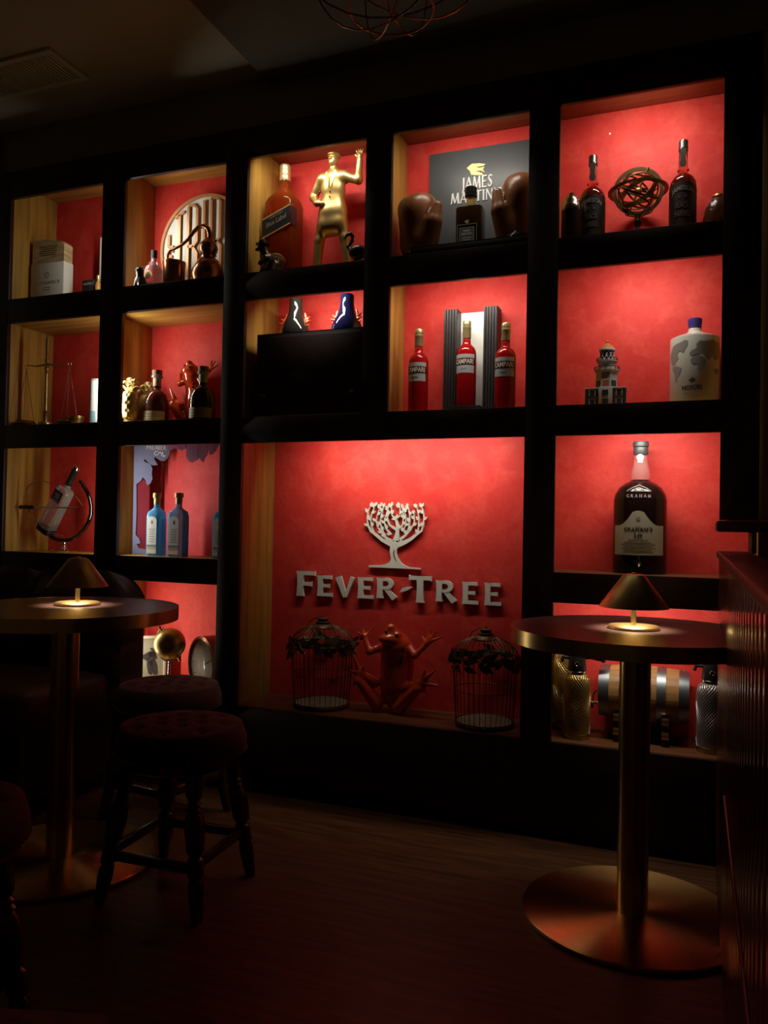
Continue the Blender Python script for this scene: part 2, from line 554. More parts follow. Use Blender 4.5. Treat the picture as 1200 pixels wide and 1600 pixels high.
def sdf_mesh(prims, lo, hi, h, k=0.012):
    """prims: ('c', a, b, ra, rb[, k]) round cones and ('e', centre, radii[, k]) ellipsoids, smoothly joined."""
    ax = [np.arange(lo[i], hi[i] + h, h) for i in range(3)]
    P = np.stack(np.meshgrid(*ax, indexing='ij'), -1)
    D = None
    for q in prims:
        if q[0] == 'c':
            d = cone_sdf(P, *q[1:5])
            kk = q[5] if len(q) > 5 else k
        else:
            d = ell_sdf(P, q[1], q[2])
            kk = q[3] if len(q) > 3 else k
        if D is None:
            D = d
        else:
            w = np.clip(0.5 + 0.5 * (D - d) / kk, 0, 1)
            D = D * (1 - w) + d * w - kk * w * (1 - w)
    S = D < 0
    nx, ny, nz = (s - 1 for s in D.shape)
    acc = np.zeros((nx, ny, nz, 3))
    cnt = np.zeros((nx, ny, nz))
    cor = [(i, j, l) for i in (0, 1) for j in (0, 1) for l in (0, 1)]
    for a in cor:
        for b in cor:
            if sum(b) - sum(a) == 1 and all(b[i] >= a[i] for i in range(3)):
                da = D[a[0]:a[0] + nx, a[1]:a[1] + ny, a[2]:a[2] + nz]
                db = D[b[0]:b[0] + nx, b[1]:b[1] + ny, b[2]:b[2] + nz]
                m = (da < 0) != (db < 0)
                t = np.where(m, da / np.where(m, da - db, 1), 0)
                for i in range(3):
                    acc[..., i] += np.where(m, a[i] + t * (b[i] - a[i]), 0)
                cnt += m
    act = cnt > 0
    idx = -np.ones((nx, ny, nz), int)
    idx[act] = np.arange(act.sum())
    cell = np.argwhere(act)
    V = (cell + acc[act] / cnt[act][:, None]) * h + np.array(lo)
    F = []
    for axis in range(3):
        sl0 = [slice(None)] * 3
        sl1 = [slice(None)] * 3
        sl0[axis] = slice(0, -1)
        sl1[axis] = slice(1, None)
        s0, s1 = S[tuple(sl0)], S[tuple(sl1)]
        o1, o2 = [(1, 2), (2, 0), (0, 1)][axis]
        for i, j, l in np.argwhere(s0 != s1):
            e = [i, j, l]
            if e[o1] < 1 or e[o2] < 1 or e[o1] >= idx.shape[o1] or e[o2] >= idx.shape[o2]:
                continue
            q = []
            for da, db in ((-1, -1), (0, -1), (0, 0), (-1, 0)):
                c = list(e)
                c[o1] += da
                c[o2] += db
                q.append(int(idx[tuple(c)]))
            if min(q) < 0:
                continue
            F.append(tuple(q) if s0[i, j, l] else tuple(q[::-1]))
    g = G()
    g.add(V.tolist(), F)
    return g


def thing(name, label, cat, loc=(0, 0, 0), rotz=0.0, group=None):
    o = bpy.data.objects.new(name, None)
    o.empty_display_size = 0.03
    COL.objects.link(o)
    o.location = loc
    o.rotation_euler = (0, 0, rotz)
    o['label'] = label
    o['category'] = cat
    if group:
        o['group'] = group
    return o


def tag(o, label, cat, group=None):
    o['label'] = label
    o['category'] = cat
    if group:
        o['group'] = group
    return o


def struct(o):
    o['kind'] = 'structure'
    return o


def copy_tree(o, parent=None):
    c = o.copy()
    COL.objects.link(c)
    c.parent = parent
    for ch in list(o.children):
        copy_tree(ch, c)
    return c


def spot(u, v, y, zb):
    """x on the plane y seen at (u, v) and the height from zb to there."""
    q = at(u, v, y=y)
    return float(q[0]), float(q[2] - zb)


def mx(px, u, v, y):
    """px pixels across at (u, v) in metres on the plane y."""
    return float(at(u + px / 2, v, y=y)[0] - at(u - px / 2, v, y=y)[0])


def rad(px, u, v, y):
    """radius of a round thing px pixels wide at (u, v), standing at depth y."""
    q = at(u, v, y=y)
    return px / 2 * float((q - CAM) @ CR[:, 1]) / FPX
# ================================================================== the setting
FLOORM = M('floor_boards', (0.105, 0.040, 0.014), 0.42, var=0.45, vscale=6, stretch=(0.8, 9, 1), bump=0.12, bscale=14)
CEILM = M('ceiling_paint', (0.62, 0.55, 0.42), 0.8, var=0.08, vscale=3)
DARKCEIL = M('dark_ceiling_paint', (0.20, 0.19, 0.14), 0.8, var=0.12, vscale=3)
DARKWALL = M('dark_wall_paint', (0.26, 0.25, 0.19), 0.75, var=0.12, vscale=3)
struct(G().box(-1.6, 4.2, -4.6, 0.35, -0.05, 0.0).obj('floor', FLOORM))
struct(G().box(-1.6, 4.2, 0.25, 0.35, 0.0, 2.5).obj('wall_back', RED))
struct(G().box(-1.6, 4.2, 0.06, 0.25, 2.30, 2.5).obj('wall_upper', DARKWALL))
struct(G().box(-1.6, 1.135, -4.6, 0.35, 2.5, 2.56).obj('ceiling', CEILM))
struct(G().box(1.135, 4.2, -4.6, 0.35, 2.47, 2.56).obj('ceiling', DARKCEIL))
struct(G().box(-0.40, -0.125, -3.2, 0.25, 0.0, 2.5).obj('wall_left', DARKWALL))
struct(G().box(2.752, 4.2, 0.03, 0.25, 0.0, 2.30).obj('wall_right', DARKWALL))

# air vent let into the ceiling
vent = thing('ceiling_vent', 'white-edged slatted air vent in the ceiling above the shelf wall', 'vent', (0.32, -0.25, 2.5))
VENTM = M('vent_paint', (0.75, 0.70, 0.58), 0.55, var=0.05)
g = G()
g.box(-0.225, 0.20, -0.095, -0.075, -0.010, 0.002).box(-0.225, 0.20, 0.075, 0.095, -0.010, 0.002)
g.box(-0.225, -0.205, -0.075, 0.075, -0.010, 0.002).box(0.18, 0.20, -0.075, 0.075, -0.010, 0.002)
g.obj('frame', VENTM, vent, 0)
G().box(-0.205, 0.18, -0.075, 0.075, -0.001, 0.001).obj('backing', BLACKM, vent, 0)
sl = G().box(-0.0040, 0.0040, -0.075, 0.075, -0.009, -0.002).mesh('slat', VENTM, 0)
for i in range(26):
    o = bpy.data.objects.new('slat', sl)
    COL.objects.link(o)
    o.parent = vent
    o.location = (-0.197 + i * 0.0148, 0, 0)
    o.rotation_euler = (0, 0.25, 0)

# ------------------------------------------------------------------ the shelf wall
shelf = thing('display_shelf', 'tall black wall unit of square lit niches lined with oak', 'shelving')
TOP = 2.30


def bx(name, mat, *a, b=0.002):
    return G().box(*a, b).obj(name, mat, shelf)


ST = [(-0.12, 0.0), (0.456, 0.559), (0.998, 1.087), (1.535, 1.626), (2.074, 2.167), (2.621, 2.72)]
for i, (a, b) in enumerate(ST):
    if i < 5:
        bx('stile', BLACKF, a, b, 0.0, 0.018, 1.192 if i == 3 else 0.0, TOP)
    else:   # the end stile is cut away behind the ledge
        bx('stile', BLACKF, a, b, 0.0, 0.018, 0.0, Z3B)
        bx('stile', BLACKF, a, b, 0.0, 0.018, 0.926, TOP)

for c, (a, b) in CX.items():
    bx('rail', BLACKF, a, b, 0.0, 0.018, Z1T, TOP)
    bx('rail', BLACKF, a, b, 0.0, 0.018, Z2T, Z1B)
    if c not in (3, 4):
        bx('rail', BLACKF, a, b, 0.0, 0.018, Z3T, Z2B)
        bx('rail', BLACKF, a, b, 0.0, 0.018, Z4T, Z3B)
        bx('plinth', BLACKF, a, b, 0.0, 0.018, 0.0, Z4B)
bx('rail', BLACKF, 1.087, 1.535, 0.0, 0.018, Z3T, Z2B)
bx('rail', BLACKF, 1.626, 2.074, 0.0, 0.018, Z3T, Z2B)
bx('rail', BLACKF, 1.535, 1.626, 0.0005, 0.018, Z3T - 0.0, Z3T + 0.02)
bx('plinth', BLACKF, 1.087, 2.074, 0.0, 0.018, 0.0, Z4B)
# upright oak panels between the columns
TH = 0.03
for c in (1, 2, 3, 5, 6):
    bx('side_panel', OAK, LX[c] - TH, LX[c], 0.018, 0.25, 0.0, TOP, b=0.001)
bx('side_panel', OAK, LX[4] - TH, LX[4], 0.018, 0.25, 1.262, TOP, b=0.001)
NICHEFLOOR = M('dark_oak_shelf', (0.15, 0.055, 0.02), 0.4, var=0.25, vscale=5, stretch=(0.7, 9, 9))
TOPSHADE = M('oak_top_shade_tint', (0.25, 0.095, 0.03), 0.4, var=0.25, vscale=5, stretch=(0.7, 9, 9))  # same oak, its dim light and red wall bounce put into the colour
# shelves: (bottom of board, top of board) in each column
for c in range(1, 6):
    a, b = LX[c], LX[c + 1] - TH
    bx('niche_top', OAKH if c < 3 else TOPSHADE, a, b, 0.018, 0.25, 2.268, TOP, b=0.001)
    lo = 1.695 if c < 3 else 1.766
    bx('niche_shelf', OAKH, a, b, 0.018, 0.25, lo, Z1B - 0.001, b=0.001)
    if c not in (3, 4):
        bx('niche_shelf', OAKH, a, b, 0.018, 0.25, 1.226 if c < 3 else 1.262, Z2B - 0.001, b=0.001)
        fm = OAKH if c < 3 else NICHEFLOOR
        bx('niche_shelf', fm, a, b, 0.018, 0.25, 0.700 if c < 3 else 0.762, Z3B - 0.001, b=0.001)
        bx('niche_shelf', fm, a, b, 0.018, 0.25, 0.24, Z4B - 0.001, b=0.001)
bx('niche_shelf', OAKH, LX[3], LX[4] - TH, 0.018, 0.25, 1.262, Z2B - 0.001, b=0.001)
bx('niche_shelf', OAKH, LX[4], LX[5] - TH, 0.018, 0.25, 1.262, Z2B - 0.001, b=0.001)
bx('niche_shelf', NICHEFLOOR, LX[3], LX[5] - TH, 0.018, 0.25, 0.24, Z4B - 0.001, b=0.001)
for s in STRIPS:
    G().box(*s).obj('light_strip', WHITE, shelf, 0)

# ------------------------------------------------------------------ half-height panelled partition
PANW = M('varnished_panel', (0.065, 0.022, 0.013), 0.20, coat=0.35, var=0.35, vscale=9, stretch=(6, 6, 0.6), bump=0.06, bscale=30)
part = thing('partition', 'dark varnished beadboard half wall beside the right table', 'partition', (2.62, 0, 0))
bw = 0.058
me = None
yy = -0.006
i = 0
while yy > -2.1:
    prof = [(0.012, 0.0), (0.0085, 0.003), (0.0085, 0.006), (0.002, 0.010), (0.0, 0.016), (0.0, bw - 0.016), (0.002, bw - 0.010), (0.0085, bw - 0.006), (0.0085, bw - 0.003), (0.012, bw), (0.030, bw), (0.030, 0.0)]
    if me is None:
        g = G()
        n = len(prof)
        vv = [(x, -y, z) for z in (0.0, 0.845) for x, y in prof]
        ff = [(k, (k + 1) % n, n + (k + 1) % n, n + k) for k in range(n)] + [tuple(range(n)), tuple(range(2 * n - 1, n - 1, -1))]
        g.add(vv, ff)
        bm = bmesh.new()
        for p_ in g.v:
            bm.verts.new(p_)
        bm.verts.ensure_lookup_table()
        for f_ in g.f:
            bm.faces.new([bm.verts[k] for k in f_])
        bmesh.ops.recalc_face_normals(bm, faces=bm.faces)
        me = G().bm(bm).mesh('board', PANW, 30)
    o = bpy.data.objects.new('board', me)
    COL.objects.link(o)
    o.parent = part
    o.location = (0, yy, 0)
    yy -= bw
g = G()
g.box(-0.006, 0.075, yy, -0.006, 0.845, 0.862, 0.004)
g.obj('top_rail', M('partition_rail', (0.045, 0.014, 0.010), 0.45, var=0.3), part)
G().box(0.0, 0.075, yy, yy + 0.02, 0.0, 0.845, 0.003).obj('end_post', PANW, part)
G().box(0.030, 0.075, yy, -0.006, 0.0, 0.845).obj('core', BLACKF, part, 0)
G().tube([(-0.001, -0.69, 0.396), (-0.001, -2.05, 0.396)], 0.003, 8).obj('trim_strip', M('red_trim', (0.09, 0.016, 0.012), 0.35, var=0.3), part)
# ledge above the partition
led = thing('wall_ledge', 'dark red lacquered ledge sticking out just above the half wall', 'ledge', (2.608, -0.12, 0.914))
LACQ = M('dark_red_lacquer', (0.10, 0.018, 0.014), 0.25, coat=0.4, var=0.2)
G().box(0.0, 0.75, -0.10, 0.115, 0.0, 0.030, 0.008).obj('board', LACQ, led)
G().box(0.085, 0.098, -0.03, 0.10, -0.055, 0.0, 0.002).obj('bracket', M('grey_metal', (0.30, 0.28, 0.24), 0.5, 0.3), led)

# ------------------------------------------------------------------ pendant
pend = thing('pendant_lamp', 'unlit copper wire pendant hanging from the dark ceiling at the top edge', 'pendant lamp', (1.93, -0.80, 2.02))
WIRE = M('copper_wire', (0.55, 0.22, 0.11), 0.3, 1.0)
for k in range(5):
    a = PI * k / 5 + 0.33
    pts = []
    for i in range(33):
        t = 2 * PI * i / 32
        x, z = 0.25 * math.sin(t), 0.25 - 0.25 * math.cos(t)
        pts.append((x * math.cos(a), x * math.sin(a), z + 0.012 * math.sin(2 * t + k)))
    G().tube(pts[:-1], 0.0022, 6, closed=True).obj('wire', WIRE, pend)
G().ring((0, 0, 0.018), 0.092, 0.0026).obj('wire_ring', WIRE, pend)
G().ring((0, 0, 0.25), 0.25, 0.003, n=56).obj('wire_ring', WIRE, pend)
G().lathe([(0.03, 0.40), (0.035, 0.45), (0.012, 0.449)]).obj('lamp_holder', COPPER, pend)
G().tube([(0, 0, 0.449), (0, 0, 0.4505)], 0.004).obj('cord', BLACKM, pend)

# ------------------------------------------------------------------ round tables with their lamps
TABLETOP = M('dark_table_veneer', (0.085, 0.042, 0.035), 0.32, var=0.3, vscale=6, stretch=(1.2, 14, 1), bump=0.08, bscale=40)


def turned_brass():
    """brass turned on a lathe: fine circular brushing around the axis."""
    m = M('turned_brass', (0.70, 0.40, 0.15), 0.34, 1.0, aniso=0.85, var=0.06, vscale=50)
    nt = m.node_tree
    tg = nt.nodes.new('ShaderNodeTangent')
    tg.direction_type = 'RADIAL'
    tg.axis = 'Z'
    nt.links.new(tg.outputs[0], nt.nodes['Principled BSDF'].inputs['Tangent'])
    nt.nodes['Principled BSDF'].inputs['Anisotropic Rotation'].default_value = 0.25
    return m


TURNED = turned_brass()


def table(x, y, label):
    t = thing('bistro_table', label, 'table', (x, y, 0))
    G().lathe([(0.254, 0.0), (0.256, 0.003), (0.256, 0.010), (0.253, 0.0125), (0.04, 0.0125)], 72).obj('base', TURNED, t)
    G().lathe([(0.036, 0.0125), (0.036, 0.64)], 40).obj('pole', BRASSP, t)
    G().lathe([(0.13, 0.632), (0.13, 0.645)], 48).obj('mount_plate', BLACKM, t)
    G().lathe([(0.293, 0.645), (0.293, 0.678)], 80).obj('top', TABLETOP, t)
    # brass band around the edge
    n = 80
    vv, ff = [], []
    for i in range(n):
        a = 2 * PI * i / n
        for r, z in ((0.2932, 0.6445), (0.2950, 0.6445), (0.2950, 0.6788), (0.2932, 0.6788)):
            vv.append((r * math.cos(a), r * math.sin(a), z))
    for i in range(n):
        for k in range(4):
            a, b = 4 * i + k, 4 * i + (k + 1) % 4
            c, d = 4 * ((i + 1) % n) + (k + 1) % 4, 4 * ((i + 1) % n) + k
            ff.append((a, d, c, b))
    G().add(vv, ff).obj('edge_band', BRASSP, t)
    return t


BRASSP = M('polished_brass', (0.62, 0.44, 0.17), 0.24, 1.0, var=0.08, vscale=40, stretch=(1, 1, 0.1))


def lamp(x, y, label, watts=0.8):
    t = thing('table_lamp', label, 'lamp', (x, y, 0.678))
    G().lathe([(0.058, 0.0), (0.060, 0.002), (0.060, 0.006), (0.057, 0.0085), (0.008, 0.0085)], 48).obj('base', BRASS, t)
    G().lathe([(0.0062, 0.0085), (0.0062, 0.10)], 20).obj('stem', BRASS, t)
    n = 56
    g = G()
    pr = [(0.0815, 0.052), (0.026, 0.128), (0.018, 0.131), (0.0, 0.131)]
    pi_ = [(0.0, 0.1295), (0.021, 0.1295), (0.0248, 0.1265), (0.0800, 0.0522)]
    g.loft([(z, max(r, 1e-5), max(r, 1e-5), 2) for r, z in pr + pi_], n, cap=False)
    vv, ff = g.v, g.f
    k = (len(pr) + len(pi_) - 1) * n
    ff = ff + [(k + i, k + (i + 1) % n, (i + 1) % n, i) for i in range(n)]
    g.f = ff
    g.obj('shade', TURNEDL, t)
    G().lathe([(0.006, 0.131), (0.006, 0.134), (0.001, 0.135)], 14).obj('knob', BRASS, t)
    G().lathe([(0.020, 0.118), (0.018, 0.120), (0.018, 0.1294)], 24).obj('light_disc', M('lamp_diffuser', (0.9, 0.85, 0.75), 0.5, emit=((1.0, 0.84, 0.58), 2.0)), t)
    l = bpy.data.lights.new('lamp_light', 'AREA')
    l.shape = 'DISK'
    l.size = 0.04
    l.energy = watts
    l.spread = math.radians(88)
    l.color = (1.0, 0.88, 0.68)
    lo = bpy.data.objects.new('lamp_light', l)
    COL.objects.link(lo)
    lo.parent = t
    lo.location = (0, 0, 0.1165)
    return t


TURNEDL = M('satin_brass_shade', (0.52, 0.37, 0.13), 0.33, 1.0, aniso=0.7, var=0.06)
table(2.43, -0.402, 'round brass-edged table beside the half wall, its whole disc foot in view')
lamp(2.424, -0.396, 'small brass cone lamp on the right-hand round table in front of the barrel')
table(0.978, -0.695, 'round brass-edged table in front of the dark sofa')
lamp(0.968, -0.643, 'small brass cone lamp on the round table at the sofa')

# ------------------------------------------------------------------ stools
BUTTON = M('velvet_button', (0.05, 0.012, 0.012), 0.7, var=0.1)
STUD = M('nailhead', (0.30, 0.20, 0.09), 0.3, 1.0)


def stool(x, y, rz, label, group='tufted round stools'):
    t = thing('bar_stool', label, 'stool', (x, y, 0), rz, group)
    R, H = 0.157, 0.42
    # button-tufted cushion
    bts = [(0, 0)] + [(0.055 * math.cos(a), 0.055 * math.sin(a)) for a in [k * PI / 3 for k in range(6)]] + \
          [(0.112 * math.cos(a), 0.112 * math.sin(a)) for a in [k * PI / 4 + 0.2 for k in range(8)]]
    n, m = 64, 20
    vv, ff = [], []
    for j in range(m + 1):
        r = R * j / m
        for i in range(n):
            a = 2 * PI * i / n
            px, py = r * math.cos(a), r * math.sin(a)
            e = j / m
            z = H - 0.014 * e ** 4 - (0.018 if j == m else 0)
            for bx_, by_ in bts:
                d2 = (px - bx_) ** 2 + (py - by_) ** 2
                z -= 0.011 * math.exp(-d2 / 0.00022)
            vv.append((px, py, z))
    for j in range(m):
        for i in range(n):
            a, b = j * n + i, j * n + (i + 1) % n
            ff.append((a, a + n, b + n, b))
    ring0 = m * n
    for zz, rr in ((0.375, R + 0.004), (0.345, R + 0.003), (0.340, R - 0.002)):
        k = len(vv)
        for i in range(n):
            a = 2 * PI * i / n
            vv.append((rr * math.cos(a), rr * math.sin(a), zz))
        for i in range(n):
            ff.append((ring0 + i, k + i, k + (i + 1) % n, ring0 + (i + 1) % n))
        ring0 = k
    ff.append(tuple(ring0 + i for i in range(n - 1, -1, -1)))
    G().add(vv, ff).obj('seat', VELVET, t, 60)
    for bx_, by_ in bts:
        G().ball((bx_, by_, H - 0.011), 0.006, 0.006, 0.003, 10, 6).obj('button', BUTTON, t)
    g = G()
    for i in range(76):
        a = 2 * PI * i / 76
        g.ball(((R + 0.003) * math.cos(a), (R + 0.003) * math.sin(a), 0.347), 0.0036, 0.0036, 0.0036, 6, 4)
    o = g.obj('nailhead_trim', STUD, t)
    o['kind'] = 'stuff'
    G().lathe([(0.140, 0.318), (0.146, 0.322), (0.146, 0.340)], 48).obj('seat_frame', DARKWOOD, t)
    pr = [(0.011, 0.0), (0.014, 0.01), (0.018, 0.06), (0.017, 0.085), (0.012, 0.092), (0.019, 0.097), (0.019, 0.135), (0.012, 0.140), (0.021, 0.15), (0.024, 0.19), (0.021, 0.225),
          (0.013, 0.235), (0.018, 0.241), (0.013, 0.247), (0.017, 0.254), (0.012, 0.260), (0.018, 0.268), (0.020, 0.285), (0.020, 0.322)]
    for sx in (-1, 1):
        for sy in (-1, 1):
            g = G()
            g.loft([(z, r, r, 2, sx * (0.132 - 0.042 * z / 0.32), sy * (0.132 - 0.042 * z / 0.32)) for r, z in pr], 18)
            g.obj('leg', DARKWOOD, t)
    q = 0.132 - 0.042 * 0.116 / 0.32
    for k, z in ((0, 0.112), (1, 0.112), (2, 0.120), (3, 0.120)):
        g = G()
        if k < 2:
            g.box(-q, q, (-q if k == 0 else q) - 0.008, (-q if k == 0 else q) + 0.008, z - 0.011, z + 0.011, 0.003)
        else:
            g.box((-q if k == 2 else q) - 0.008, (-q if k == 2 else q) + 0.008, -q, q, z - 0.011, z + 0.011, 0.003)
        g.obj('stretcher', DARKWOOD, t)
    return t


stool(1.370, -0.712, 0.06, 'nearer of the two dark tufted stools right of the sofa table')
stool(1.038, -0.312, -0.12, 'dark tufted stool behind the nearer one, touching the shelf plinth')
stool(1.32, -1.375, -0.51, 'dark tufted stool cut off at the lower left edge')

# ------------------------------------------------------------------ tufted sofa
SOFAM = M('dark_sofa_leather', (0.045, 0.018, 0.014), 0.45, var=0.3, vscale=20, bump=0.1, bscale=120)
sofa = thing('tufted_sofa', 'dark button-tufted sofa with a scalloped back under the left niches', 'sofa', (0.30, -0.16, 0))


def scallop(x0, x1, n, zb, zt, yf, yb):
    vv, ff = [], []
    NX, NZ = n * 10, 26
    for j in range(NZ + 1):
        tz = j / NZ
        for i in range(NX + 1):
            x = x0 + (x1 - x0) * i / NX
            ph = (i / 10.0)
            bulge = abs(math.sin(PI * ph))
            edge = min(1.0, min(i, NX - i) / 6.0)
            top = zt - 0.03 + 0.03 * bulge ** 0.6 - (1 - edge) ** 2 * 0.05
            z = zb + (top - zb) * tz
            row = abs(math.sin(PI * (tz * 3.2 + 0.5 * (int(ph) % 2))))
            y = yf - 0.03 * (bulge ** 0.5) * (0.35 + 0.65 * row) + (0.055 * max(0, tz - 0.78) / 0.22) ** 1.0 * 1.0
            vv.append((x, y, z))
    W = NX + 1
    for j in range(NZ):
        for i in range(NX):
            a = j * W + i
            ff.append((a, a + 1, a + W + 1, a + W))
    k = len(vv)
    for j in range(NZ + 1):
        for i in range(W):
            p_ = vv[j * W + i]
            vv.append((p_[0], yb, p_[2] - (0.02 if j == NZ else 0)))
    for j in range(NZ):
        for i in range(NX):
            a = k + j * W + i
            ff.append((a, a + W, a + W + 1, a + 1))
    for i in range(NX):
        a, b = NZ * W + i, NZ * W + i + 1
        ff.append((a, b, k + b, k + a))
    for j in range(NZ):
        a, b = j * W, (j + 1) * W
        ff.append((a, b, k + b, k + a))
        a, b = j * W + NX, (j + 1) * W + NX
        ff.append((a, k + a, k + b, b))
    return G().add(vv, ff)


scallop(-0.40, 0.44, 4, 0.30, 0.742, -0.02, 0.10).obj('backrest', SOFAM, sofa, 60)
g = G()
g.loft([(0.06, 0.40, 0.24, 8, 0, -0.19), (0.24, 0.40, 0.24, 8, 0, -0.19), (0.25, 0.41, 0.245, 8, 0, -0.195), (0.37, 0.41, 0.25, 6, 0, -0.20), (0.39, 0.40, 0.24, 5, 0, -0.195), (0.40, 0.34, 0.20, 4, 0, -0.19)], 60)
g.obj('seat', SOFAM, sofa, 60)
for sx in (-0.36, 0.36):
    for sy in (-0.38, 0.0):
        G().lathe([(0.012, 0.0), (0.020, 0.06)], 14, c=(sx, sy, 0)).obj('leg', DARKWOOD, sofa)
for i in range(4):
    for j in range(2):
        G().ball((-0.40 + 0.21 * i + (0.105 if j else 0.0) + 0.02, -0.026, 0.47 + j * 0.12), 0.008, 0.004, 0.008, 10, 6).obj('button', BUTTON, sofa)

# low bench whose corner shows at the bottom edge
bn = thing('low_bench', 'corner of a low dark upholstered bench at the bottom left edge', 'bench', (2.00, -1.71, 0), 0.31)
BN = M('bench_fabric', (0.12, 0.085, 0.06), 0.8, var=0.3, vscale=80, bump=0.2, bscale=200)
G().box(-0.80, 0.0, -0.42, 0.0, 0.30, 0.40, 0.014).obj('seat', BN, bn)
for sx in (-0.76, -0.04):
    for sy in (-0.38, -0.04):
        G().lathe([(0.014, 0.0), (0.020, 0.302)], 12, c=(sx, sy, 0)).obj('leg', DARKWOOD, bn)
# ================================================================== things in the niches
INK = M('black_ink', (0.02, 0.018, 0.018), 0.5, var=0.05)
WHITEINK = M('white_print', (0.70, 0.69, 0.66), 0.5, var=0.03)
GREYINK = M('grey_print', (0.24, 0.23, 0.22), 0.55, var=0.05)
GOLDINK = M('gold_print', (0.72, 0.52, 0.20), 0.4, 0.4, var=0.05)
CORK = M('cork', (0.30, 0.17, 0.08), 0.7, var=0.25, vscale=80)


def lines(g, cx, z0, n, w, dz, h, wrap=None, y=0.0, d=0.0005):
    """rows of print too small to read."""
    for i in range(n):
        ww = w * (0.72 + 0.28 * random.random())
        z = z0 - i * dz
        if wrap:
            a = ww / 2 / wrap
            g.patch(wrap + 0.0003, cx / wrap - a, cx / wrap + a, z - h / 2, z + h / 2, 6, d)
        else:
            g.box(cx - ww / 2, cx + ww / 2, y - d, y, z - h / 2, z + h / 2)
    return g


# ------------------------------------------------------------------ row 1, column 1
y0 = 0.10
pa, pb = at(48, 440, y=y0), at(99, 440, y=y0)
zt = float(at(56, 376, y=y0)[2])
zs = float(at(56, 413, y=y0)[2])
dpt = float(at(114, 440, x=float(pb[0]))[1]) - y0
W_ = float(pb[0] - pa[0])
box = thing('gift_box', 'wooden gift box with a slanted top and a white lettered lower sleeve', 'box', (float(pa[0]), y0, Z1B))
hs, ht_ = zs - Z1B, zt - Z1B
CARD = M('white_card', (0.74, 0.72, 0.66), 0.6, var=0.04)
PINE = M('pale_pine', (0.52, 0.37, 0.19), 0.6, var=0.3, vscale=9, stretch=(1.5, 1.5, 10))
G().box(0, W_, 0, dpt, 0, hs, 0.0015).obj('sleeve', CARD, box)
g = G()
g.prism([(0.003, hs), (W_ - 0.003, hs), (W_ - 0.003, ht_ - 0.028), (W_ - 0.014, ht_ - 0.016), (W_ * 0.40, ht_), (0.010, ht_), (0.003, ht_ - 0.006)], 0.003, dpt - 0.003)
g.obj('wooden_top', PINE, box, 20)
g = G().text('ADAMVS', W_ * 0.5, hs * 0.52, W_ * 0.78, 0.014, 0.0, style='l')
lines(g, W_ * 0.5, hs * 0.40, 2, W_ * 0.26, 0.009, 0.003)
g.ribbon([(W_ * 0.45, hs * 0.75, 0.0016), (W_ * 0.45, hs * 0.68, 0.0016), (W_ * 0.5, hs * 0.63, 0.0016), (W_ * 0.55, hs * 0.68, 0.0016), (W_ * 0.55, hs * 0.75, 0.0016), (W_ * 0.45, hs * 0.75, 0.0016)], -0.0006, 0.0)
g.obj('lettering', GREYINK, box, 0)
g = lines(G(), W_ * 0.5, (hs + ht_) / 2 + 0.018, 5, W_ * 0.62, 0.0085, 0.0035, y=0.003)
g.obj('burnt_print', M('burnt_print', (0.16, 0.09, 0.04), 0.7), box, 0)

q = at(155.3, 420, y=0.15)
zt = float(at(156, 371, y=0.15)[2])
ct = thing('bottle_carton', 'tall narrow cream bottle carton at the right edge of the top left niche', 'box', (float(q[0]), 0.15, Z1B))
G().box(0, 0.075, 0, 0.075, 0, zt - Z1B, 0.0015).obj('carton', CREAM, ct)
G().box(-0.0005, 0.0755, -0.0005, 0.0755, 0.06, 0.115).obj('band', M('pale_blue_print', (0.50, 0.56, 0.58), 0.5), ct, 0)
q0, q1 = at(128, 450, y=0.10), at(149, 445, y=0.10)
zt = float(at(138, 437, y=0.10)[2])
ws_ = float(q1[0] - q0[0])
sb = thing('cigar_tin', 'small dark tin with pale lettering on its tilted front beside the gift box', 'tin', (float(q0[0]), 0.10, Z1B))
G().box(0, ws_, 0, 0.05, 0, zt - Z1B, 0.003).obj('body', BLACKM, sb)
g = G().text('HAVEN C', ws_ / 2, (zt - Z1B) - 0.016, ws_ * 0.8, 0.010, 0.0)
g.obj('lettering', GREYINK, sb, 0)
q = at(153.5, 440, y=0.10)
zt = float(at(153, 431, y=0.10)[2])
gb = thing('small_bottle', 'tiny amber bottle with a pale cap in front of the cream carton', 'bottle', (float(q[0]), 0.10, Z1B))
hh = zt - Z1B
G().lathe([(0.010, 0), (0.011, 0.004), (0.011, hh * 0.6), (0.005, hh * 0.75), (0.005, hh * 0.85)], 20).obj('body', M('amber_glass', (0.65, 0.36, 0.10), 0.08, trans=0.5), gb)
G().lathe([(0.007, hh * 0.83), (0.007, hh)], 16).obj('cap', GOLD, gb)

# ------------------------------------------------------------------ row 1, column 2
ysg = 0.225
zt = float(at(318, 305.5, y=ysg)[2])
R = (zt - Z1B) / 2
cu = float(at(253.5, 378, y=ysg)[0]) + R
sign = thing('round_sign', 'round white sign with a copper rim and tall copper letters behind the still', 'sign', (cu, ysg, Z1B + R))
g = G()
n = 64
g.prism([(R * 0.985 * math.cos(2 * PI * i / n), R * 0.985 * math.sin(2 * PI * i / n)) for i in range(n)], -0.004, 0.010)
SIGNW = M('sign_white', (0.66, 0.68, 0.65), 0.45, var=0.04)
g.obj('disc', SIGNW, sign, 30)
COPPAINT = M('copper_paint', (0.55, 0.27, 0.12), 0.38, 0.35, var=0.1)
g = G()
vv, ff = [], []
for i in range(n):
    a = 2 * PI * i / n
    for r, y in ((R * 0.945, -0.012), (R, -0.012), (R, 0.012), (R * 0.945, 0.012)):
        vv.append((r * math.cos(a), y, r * math.sin(a)))
